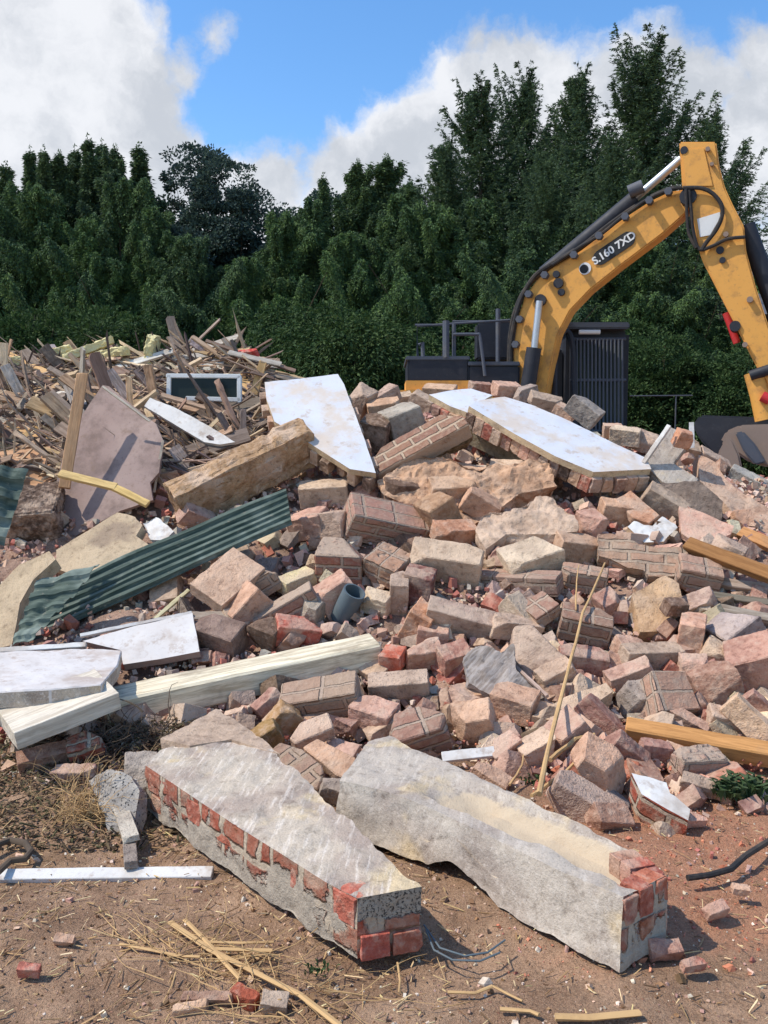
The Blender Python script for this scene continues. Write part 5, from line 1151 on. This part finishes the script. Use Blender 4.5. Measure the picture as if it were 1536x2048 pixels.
# shed at the far right
sd_ = empty('shed', pt(1600, 880, 19), 'dark grey roofed shed peeping in at the right edge behind the excavator arm', 'shed')
for nm, z0, z1, dx, mt in (('wall', 0, 3.6, 0, 'machine_dark_grey'),):
    bm = bmesh.new(); box_bm(bm, (0, 0, 0), 5, 5, z1-z0); link(nm, finish(bm, nm), (mt,), parent=sd_, mw=Matrix.Translation((pt(1512, 600, 19).x+2.5, 21.5, (z0+z1)/2)))
x0 = pt(1500, 505, 19).x; zt = pt(1500, 505, 19).z; zb = pt(1500, 605, 19).z
bm = bmesh.new(); V_ = [bm.verts.new(c) for c in ((x0, 18.9, zb-.3), (x0+6, 18.9, zb-.3), (x0+6, 21.5, zt), (x0, 21.5, zt), (x0, 24, zb-.3), (x0+6, 24, zb-.3))]
for q_ in ((0,1,2,3), (3,2,5,4), (0,3,4), (1,5,2), (0,4,5,1)): bm.faces.new([V_[i] for i in q_])
link('roof', finish(bm, 'roof', smooth=False), ('shed_roof',), parent=sd_, mw=Matrix.Identity(4))
# ------------------------------------------------------------ trees
def unit(v): return v/np.maximum(np.linalg.norm(v, axis=-1, keepdims=True), 1e-9)
def leaves(P, D, ln, wd, seedv, flat=0.5):
    """one small four-sided leaf or needle spray at each point P along direction D"""
    rn = np.random.RandomState(seedv); n = len(P); D = unit(D+rn.normal(0, .35, (n, 3)))
    Wd = unit(np.cross(D, rn.normal(0, 1, (n, 3)))); L_ = ln*rn.uniform(.6, 1.4, (n, 1)); w = wd*rn.uniform(.6, 1.4, (n, 1))
    up = np.cross(D, Wd)*w*flat
    a = P; b = P+D*L_*.5-Wd*w+up; c = P+D*L_; e = P+D*L_*.5+Wd*w+up
    V = np.stack([a, b, c, e], 1).reshape(-1, 3); i = np.arange(n)*4
    return V, np.stack([i, i+1, i+2, i+3], 1)
def trunk_mesh(h, r, limbs, seedv, lean=0.0, top=.95):
    rn = random.Random(seedv); bm = bmesh.new(); P_ = [Vector((lean*h*(i/8)**2+rn.uniform(-.03, .03)*(i > 0), rn.uniform(-.03, .03)*(i > 0), h*top*i/8)) for i in range(9)]
    tube_bm(bm, P_, [r*(1-.93*i/8) for i in range(9)], 9)
    for a, b, rr in limbs: 
        a = Vector(a); b = Vector(b); m_ = a.lerp(b, .5)+Vector((0, 0, -(b-a).length*.05)); tube_bm(bm, [a, m_, b], [rr, rr*.6, rr*.15], 5)
    return finish(bm, 'trunk', ang=60)
def conifer(h, R, nb, seedv, rise=0.35, droop=0.5, dens=1.0, hang=0.25, base=.05, power=.8, ln=.11, wd=.02, gap=0.3, irregular=.35, topleader=.06, tw_=1.0):
    rn = np.random.RandomState(seedv); Ps = []; Ds = []; limbs = []
    for i in range(nb):
        t = base+(1-base-topleader*.4)*((i+rn.uniform(0, 1))/nb)**.9; z0 = t*h
        Lb_ = R*max(.04, (1-t)**power)*(1+rn.normal(0, irregular)); Lb_ = max(.08*R, Lb_)
        a = rn.uniform(0, 2*np.pi); el = rise*(0.4+t*1.2)+rn.normal(0, .15)
        dirv = np.array((math.cos(a), math.sin(a), 0)); m_ = max(6, int(Lb_*46*dens))
        s = np.sqrt(rn.uniform(0.02, 1, m_)); z = z0+Lb_*(s*math.sin(el)-droop*s**2*.5)+Lb_*.22*s**3
        r = Lb_*s*math.cos(el)
        pos = dirv*r[:, None]; pos[:, 2] = z
        limbs.append(((0, 0, z0), tuple(dirv*Lb_*.9+np.array((0, 0, z0+Lb_*(.9*math.sin(el)-droop*.4+.15)))), max(.012, Lb_*.012))) if i % 2 == 0 else None
        # twigs along the branch, with leaves along each twig
        side = np.cross(dirv, (0, 0, 1)); k_ = 7
        tl = ((.10+.26*(1-s))*Lb_*.55+.10)*tw_
        tw = unit(side[None]*rn.choice((-1, 1), m_)[:, None]*rn.uniform(.3, 1, m_)[:, None]+dirv*.7+np.array((0, 0, 1))*rn.normal(-hang, .35, m_)[:, None])
        q_ = rn.uniform(0, 1, (m_, k_))
        PP = pos[:, None]+tw[:, None]*(q_*tl[:, None])[..., None]; PP[..., 2] -= hang*q_**2*tl[:, None]*.8; PP += rn.normal(0, .025, PP.shape)
        Ps.append(PP.reshape(-1, 3)); Ds.append(np.repeat(tw, k_, 0))
    # thin leading shoot
    m_ = 60; s = rn.uniform(0, 1, m_); Ps.append(np.stack([rn.normal(0, .03, m_), rn.normal(0, .03, m_), h*(1-topleader+topleader*s)], 1)); Ds.append(np.tile((0, 0, 1), (m_, 1))+rn.normal(0, .8, (m_, 3)))
    P_ = np.concatenate(Ps); D_ = np.concatenate(Ds); V, Fc = leaves(P_, D_, ln, wd, seedv)
    at = np.repeat(rn.uniform(0, 1, len(P_)), 4)
    return big_mesh('crown', V, Fc, attr=at), trunk_mesh(h, h*.016, [l for l in limbs if l][:70], seedv)
def lobed(h, lobes, n_cl, seedv, ln=.13, wd=.045, clr=.35, per=60, hollow=.55, drop=0.0, trunk_r=.14):
    """broad crown: lobes are (x, y, z, radius); leaf clusters sit in the outer shell of each lobe"""
    rn = np.random.RandomState(seedv); Ps = []; Ds = []; lb = np.array(lobes); wv = lb[:, 3]**2; wv /= wv.sum(); limbs = []
    for i in range(n_cl):
        L_ = lb[rn.choice(len(lb), p=wv)]; dv = unit(rn.normal(0, 1, 3)); rr = L_[3]*rn.uniform(hollow, 1.05)
        c = L_[:3]+dv*rr*np.array((1, 1, .85)); cr = clr*rn.uniform(.5, 1.3)
        off = unit(rn.normal(0, 1, (per, 3)))*(rn.uniform(0, 1, (per, 1))**.5)*cr*np.array((1, 1, .6)); off[:, 2] -= drop*rn.uniform(0, 1, per)
        Ps.append(c+off); Ds.append(unit(off+dv*.4*cr)-np.array((0, 0, drop*2)))
        if i % 14 == 0: limbs.append(((0, 0, h*.25), tuple(c), .03))
    for L_ in lobes: limbs.append(((0, 0, h*.2), (L_[0], L_[1], L_[2]), trunk_r*.45))
    P_ = np.concatenate(Ps); D_ = np.concatenate(Ds); V, Fc = leaves(P_, D_, ln, wd, seedv)
    return big_mesh('crown', V, Fc, attr=np.repeat(rn.uniform(0, 1, len(P_)), 4)), trunk_mesh(h*.7, trunk_r, limbs, seedv)
def plant(kindname, meshes, mat, px, depth, sc, rz, label, cat='tree', group=None, tint=(1, 1, 1), sx=1.0, z=0.0):
    crown, trunk = meshes; p = pt(px, 880, depth); loc = Vector((p.x, p.y, z))
    r = empty(kindname, loc, label, cat, group); r.matrix_world = Matrix.Translation(loc) @ Matrix.Rotation(rz, 4, 'Z') @ Matrix.Diagonal((sc*sx, sc*sx, sc, 1))
    for nm, me, mt in (('crown', crown, mat), ('trunk', trunk, 'bark')):
        o = bpy.data.objects.new(nm, me); COL.objects.link(o)
        if not me.materials: me.materials.append(MATS[mt])
        o.parent = r; o.color = (*tint, 1)
def ht(py, depth):
    r = ray(768, py); return CAM.z + r.z/r.y*depth
def spruce(h, R, nb, seedv, power=1.0, irregular=.35, base=.02, ln=.075, wd=.012, k_=13, curl=.35):
    """open conifer: ascending branches that sag and turn up at the tip, flat sprays of fine twigs"""
    rn = np.random.RandomState(seedv); Ps = []; Ds = []; limbs = []
    for i in range(nb):
        t = base+(1-base-.03)*((i+rn.uniform(0, 1))/nb)**.85; z0 = t*h
        L_ = R*(max(0, 1-t)**power*.95+.05)*(1+rn.normal(0, irregular)); L_ = max(.10*R, min(L_, R*1.35*(1-t)**.6+.12))
        a = rn.uniform(0, 2*np.pi); el = math.radians(8+58*t**1.3)+rn.normal(0, .14); dv = np.array((math.cos(a), math.sin(a), 0)); sd_ = np.cross(dv, (0, 0, 1))
        m_ = max(9, int(L_*34)); s = np.sort(rn.uniform(.04, 1, m_))
        def P_at(s_): return dv*(L_*s_*math.cos(el))[:, None]+np.array((0, 0, 1))*(z0+L_*(s_*math.sin(el)-.22*(1-t)*np.sin(s_*3.0)+curl*.35*s_**3))[:, None]
        pos = P_at(s)
        tl = (.30*(1-s)**.7+.03)*L_*rn.uniform(.5, 1.1, m_)+.05
        sg = rn.choice((-1, 1), m_); tw = unit(sd_[None]*(sg*rn.uniform(.5, 1, m_))[:, None]+dv*rn.uniform(.5, 1.1, m_)[:, None]+np.array((0, 0, 1))*rn.normal(-.18, .22, m_)[:, None])
        q_ = rn.uniform(0, 1, (m_, k_)); PP = pos[:, None]+tw[:, None]*(q_*tl[:, None])[..., None]; PP += rn.normal(0, .012, PP.shape)
        Ps.append(PP.reshape(-1, 3)); Ds.append(np.repeat(tw, k_, 0))
        s2 = rn.uniform(.1, 1.0, int(m_*2.2)); p2 = P_at(s2); Ps.append(p2+rn.normal(0, .012, p2.shape)); Ds.append(np.tile(dv+np.array((0, 0, .5)), (len(p2), 1)))
        e_ = P_at(np.array([0.5, .92])); limbs.append(((0, 0, z0), tuple(e_[0]), max(.01, L_*.010))); limbs.append((tuple(e_[0]), tuple(e_[1]), max(.006, L_*.006)))
    m_ = 120; s = rn.uniform(0, 1, m_); Ps.append(np.stack([rn.normal(0, .02, m_), rn.normal(0, .02, m_), h*(.93+.07*s)], 1)); Ds.append(np.tile((0, 0, 1), (m_, 1))+rn.normal(0, .6, (m_, 3)))
    P_ = np.concatenate(Ps); D_ = np.concatenate(Ds); V, Fc = leaves(P_, D_, ln, wd, seedv)
    return big_mesh('crown', V, Fc, attr=np.repeat(rn.uniform(0, 1, len(P_)), 4)), trunk_mesh(h, h*.015, limbs[:240], seedv, top=.97)
spr = [spruce(11, 3.5, 330, 21, power=.95, irregular=.42), spruce(11, 4.1, 330, 22, power=.85, irregular=.55, curl=.6)]
ley = [conifer(10, 1.9, 330, 31, rise=1.1, droop=.45, hang=.7, dens=2.2, base=.0, irregular=.35, power=.85, ln=.085, wd=.015, topleader=.07, tw_=.8),
       conifer(10, 2.2, 320, 32, rise=.9, droop=.6, hang=.9, dens=2.2, base=.0, irregular=.5, power=.8, ln=.085, wd=.015, topleader=.06, tw_=.8)]
def lob(seedv, R, h0, h1, n):
    rn = np.random.RandomState(seedv); return [(rn.uniform(-R, R), rn.uniform(-R, R)*.8, rn.uniform(h0, h1), rn.uniform(.45, .9)) for _ in range(n)]
brd = lobed(9.5, lob(41, 1.6, 5.0, 8.9, 16)+[(0, 0, 6.0, 1.5), (.4, 0, 4.2, 1.5), (-.6, .2, 3.2, 1.6)], 620, 41, per=110, ln=.085, wd=.030, clr=.30, hollow=.75)
brd2 = lobed(7.5, lob(43, .9, 4.2, 7.0, 7)+[(0, 0, 3.6, 1.2), (0, 0, 5.2, .8)], 330, 43, per=110, ln=.085, wd=.030, clr=.28, hollow=.7)
wil = None and lobed(8.0, lob(45, 1.5, 2.2, 6.9, 13)+[(0, 0, 3, 2.0), (0, 0, 5, 1.5)], 900, 45, per=110, ln=.12, wd=.014, clr=.33, drop=.40, hollow=.7)
shr = [lobed(4.0, lob(51, 1.7, .7, 3.1, 12)+[(0, 0, 1.6, 1.5)], 900, 51, per=110, ln=.07, wd=.02, clr=.27, trunk_r=.06, hollow=.75),
       lobed(4.2, lob(52, 1.8, .7, 3.3, 14)+[(0, 0, 1.5, 1.6)], 900, 52, per=110, ln=.075, wd=.018, clr=.28, trunk_r=.06, drop=.15, hollow=.75)]
rn = random.Random(4)
# right: tall spruces
for px, py, dp, i, w, lb in ((955,132,25,0,1.1,'leftmost of the tall spruces, its thin top standing against the cloud'),(1040,138,26.5,1,.9,'second tall spruce from the left, thin and open at the top'),(1146,112,25.5,0,.95,'third tall spruce, dark and dense below its narrow top'),(1275,72,25,1,1.12,'tallest spruce of all, with long branches reaching out on both sides'),(1400,225,24.5,1,1.05,'ragged spruce behind the top of the excavator arm'),(890,255,24,0,.9,'lower spruce at the left foot of the tall ones'),(1215,250,23,0,1.0,'mid height spruce in front of the tallest one'),(1085,300,22.5,1,.9,'mid height spruce straight above the bend of the excavator boom')):
    h = ht(py, dp); sc = h/11.35; plant('spruce_tree', spr[i], 'needles', px, dp, sc, rn.uniform(0, 6), lb, group='spruces on the right', sx=w, tint=(1.1, 1.2, 1.0))
# left: narrow cypresses
for px, py, dp, i, w in ((30,322,26,0,1),(78,292,26.5,0,.85),(104,290,25.5,0,.8),(134,300,26,1,.8),(166,290,26.5,0,.9),(192,268,26,0,.85),(218,278,26.5,0,.9),(244,290,25.5,1,.8),(292,284,26,0,1.05),(-20,350,26,1,1.1)):
    h = ht(py, dp); plant('cypress_tree', ley[i], 'needles', px, dp, h/10, rn.uniform(0, 6), {30:'cypress with a blunt top near the left edge',78:'slim cypress, second spire from the left edge',104:'slim cypress close to the right of the second spire',134:'lower drooping cypress between two slim spires',166:'cypress spire just left of the highest one on the left',192:'highest and thinnest cypress spire of the left group',218:'cypress spire just right of the highest one on the left',244:'small cypress spire between two broader ones',292:'broad cypress at the right end of the left group',-20:'cypress cut by the left edge of the picture'}[px], group='cypresses on the left', sx=w*1.5, tint=(1.1, 1.2, .95))
for px, py, dp, i, w, lb in ((650,345,25,0,1.0,'lone narrow cypress right of the round broadleaf tree'),(716,318,25,1,1.15,'cypress with a hooked top in the middle of the tree line'),(772,308,25.5,1,1.3,'broad drooping cypress in the middle of the tree line'),(820,360,24.5,1,1.2,'drooping cypress touching the lower spruce'),(600,430,24,1,1.3,'low drooping cypress in front of the round broadleaf tree')):
    h = ht(py, dp); plant('cypress_tree', ley[i], 'needles', px, dp, h/10, rn.uniform(0, 6), lb, group='cypresses in the middle', sx=w*1.15, tint=(1.15, 1.3, .9))
plant('broadleaf_tree', brd, 'leaves_dark', 468, 27, ht(292, 27)/9.6, 1.0, 'round blue green broadleaf tree with knobbly top, left of centre')
plant('broadleaf_tree', brd2, 'leaves_dark', 590, 26.5, ht(325, 26.5)/7.9, 2.0, 'small broadleaf tree leaning out at the right of the round one')
plant('broadleaf_tree', brd2, 'leaves_dark', 362, 26, ht(318, 26)/7.9, 4.2, 'small broadleaf tree between the cypresses and the round one')
drp = [conifer(9, 2.3, 300, 35, rise=.8, droop=.75, hang=1.0, dens=2.2, base=.0, irregular=.5, power=.6, ln=.09, wd=.016, topleader=.05, tw_=.9),
       conifer(9, 2.6, 280, 36, rise=.7, droop=.9, hang=1.1, dens=2.2, base=.0, irregular=.6, power=.55, ln=.09, wd=.016, topleader=.04, tw_=.9)]
for k_, (px, py, dp, i, w, g, lb) in enumerate(((20,425,24,0,1.1,1.0,'drooping conifer at the left edge in front of the spires'),(95,378,24.6,1,1,1.15,'drooping conifer below the second and third spires'),(175,440,23.6,0,1,1.3,'green drooping conifer below the highest spire'),(250,368,24.6,1,1,1.1,'drooping conifer in front of the right end of the left spires'),(322,420,24,0,1,1.2,'drooping conifer left of the round broadleaf tree'),(400,475,23,1,1.1,.9,'dark drooping conifer below the round broadleaf tree'),(480,520,22.5,0,1.1,1.3,'low green conifer under the round broadleaf tree'),(560,440,23.4,1,1.1,1.2,'drooping conifer right below the round broadleaf tree'),(630,400,24,0,1,1.1,'drooping conifer under the lone narrow cypress'),(700,470,23,1,1.1,1.3,'green drooping conifer above the tilted white wall piece'),(790,400,23.5,0,1.1,1.1,'drooping conifer in the middle of the tree line'),(870,420,23,1,1.1,1.2,'drooping conifer at the foot of the leftmost tall spruce'),(960,400,23,0,1.2,1.1,'drooping conifer between the two left tall spruces'),(1060,450,22,1,1.1,1.0,'drooping conifer above the bend of the boom'),(1180,410,22.5,0,1.1,1.1,'drooping conifer behind the boom badge'),(1280,480,21.5,1,1.2,1.2,'olive drooping conifer seen under the boom'),(1390,440,21.5,0,1.1,1.0,'drooping conifer seen between boom and arm'),(1480,560,20.5,1,1.1,1.2,'drooping conifer behind the lower arm'),(-110,400,24,0,1.2,1.1,'drooping conifer just beyond the left edge of the picture'),(-240,420,23.5,1,1.3,1.0,'second drooping conifer beyond the left edge of the picture'),(1640,500,23.5,0,1.3,1.0,'drooping conifer just beyond the right edge of the picture'))):
    plant('drooping_conifer', drp[i], 'needles', px, dp, ht(py, dp)/9, k_*1.3, lb, group='drooping conifers in the tree line', sx=w, tint=(1.15*g, 1.35*g, .85))
for px, py, dp, i, rz, lb in ((40,560,20,0,0,'dense shrub at the left edge behind the timber heap'),(170,668,19,1,1,'shrub behind the yellow insulation scraps'),(290,570,20.5,0,2,'tall shrub in the left middle'),(420,650,19,1,3,'shrub behind the crest of the timber heap'),(530,665,20,0,4,'pale green shrub above the right end of the timber heap'),(650,560,19.5,1,5,'large shrub above the tilted white wall piece'),(770,672,19.5,0,1.5,'shrub left of the excavator railings'),(880,560,20.5,1,2.5,'shrub behind the excavator railings'),(1320,640,18.5,0,3.3,'shrub right of the excavator cab'),(1440,660,18,1,.7,'dark shrub under the excavator arm'),(1000,590,20,1,.3,'shrub behind the excavator boom'),(1180,600,19.5,0,5.1,'shrub behind the excavator cab'),(1540,700,18,0,2.2,'shrub at the right edge below the shed')):
    plant('shrub', shr[i], 'leaves_shrub', px, dp, ht(py, dp)/3.8, rz, lb, 'shrub', group='shrubs in front of the trees', sx=1.05, tint=(.62, .72, .55))
# far wood behind them so the line closes low down
# ------------------------------------------------------------ say which fragment is which
import re
HEADS = {}
for o in list(COL.objects):
    if o.parent or 'label' not in o.keys() or o.get('kind') or o.get('category') in ('tree', 'shrub', 'excavator', 'shed', 'fence', 'stalk', 'wire'): continue
    if any(o is f[0] for f in FILL) or o.name.startswith('splintered_plank'): continue
    hd = re.split(r' (?:with|below|left|right|in|on|under|above|beside|behind|just|directly|at|leaning|resting|touching|lying|sticking|running|from|rising|sloping|slanting|pointing|standing|between|of the|along|across|continuing|overlapping|propped|tilted|half|showing|curving|beneath|connecting) ', o['label'])[0]
    q_ = o.matrix_world.translation-CAM; dz = q_.dot(FW)
    if dz < 1: continue
    HEADS.setdefault(hd, []).append((o, 768+F*q_.dot(RT)/dz, 1024-F*q_.dot(UP)/dz))
LM = [(hd, L_[0][1], L_[0][2]) for hd, L_ in HEADS.items() if len(L_) == 1 and 2 <= len(hd.split()) <= 6]
def cname(o):
    c = o.color; r, g, b = c[0], c[1], c[2]; l_ = (r+g+b)/3
    tone = 'pale' if l_ > .42 else 'dark' if l_ < .19 else ''
    hue = 'red' if r > 2.0*g else 'pinkish' if r > 1.38*g and b > .55*g else 'tan' if r > 1.25*g else 'grey'
    return (tone+' '+hue).strip()
used = set()
for o in COL.objects:
    if 'label' in o.keys() and (o.name == 'masonry_lump.010' or len(re.findall(r'[A-Za-z0-9]+', o['label'])) > 16): print('LONG', o.name, o['label'])
for o, x, y, nm in FILL:
    near = sorted(LM, key=lambda l: math.hypot(l[1]-x, l[2]-y))
    for a_, b_ in ((0, None), (0, 1), (1, 0), (0, 2), (1, 2), (2, 1), (0, 3), (2, 3), (1, 3)):
        h1, x1, y1 = near[a_]; dx, dy = x-x1, y-y1
        w_ = ('right of' if dx > 0 else 'left of') if abs(dx) > abs(dy) else ('below' if dy > 0 else 'above')
        lb = 'small '+cname(o)+' '+nm+' '+w_+' the '+h1
        if b_ is not None: lb = 'small '+cname(o)+' '+nm+' between the '+h1+' and the '+near[b_][0]
        if len(lb.split()) <= 16 and lb not in used: used.add(lb); o['label'] = lb; break
PL = [('small white window', 408, 775), ('grey pink board', 240, 880), ('white painted plank', 370, 850), ('upright tan post', 150, 860), ('yellow insulation strips', 190, 700), ('standing grey plank', 515, 760), ('dark green sheet', 20, 940), ('red plastic scrap', 495, 708), ('earth-caked beam', 430, 920)]
for o in [q for q in COL.objects if q.name.startswith('splintered_plank')]:
    q_ = o.matrix_world.translation-CAM; dz = q_.dot(FW); x, y = 768+F*q_.dot(RT)/dz, 1024-F*q_.dot(UP)/dz
    near = sorted(PL, key=lambda l: math.hypot(l[1]-x, l[2]-y)); tilt = o.matrix_world.to_3x3() @ Vector((1, 0, 0)); s_ = tilt.z/max(1e-3, math.hypot(tilt.x, tilt.z)); s_ = s_ if tilt.x > 0 else -s_
    ty = 'level' if abs(s_) < .17 else 'upright' if abs(s_) > .85 else ('steep ' if abs(s_) > .5 else '')+('rising' if s_ > 0 else 'falling')
    wd = 'wide' if o.dimensions.length > 0 and sorted(o.dimensions)[1] > .12 else 'narrow'
    for a_ in (0, 1, 2):
        h1, x1, y1 = near[a_]; dx, dy = x-x1, y-y1
        w_ = ('right of' if dx > 0 else 'left of') if abs(dx) > abs(dy) else ('below' if dy > 0 else 'above')
        ln_ = max(o.dimensions); sz_ = 'long ' if ln_ > 1.1 else 'short ' if ln_ < .6 else ''
        lb = sz_+wd+' '+cname(o)+' '+ty+' broken plank '+w_+' the '+h1
        if lb not in used: break
    used.add(lb); o['label'] = lb
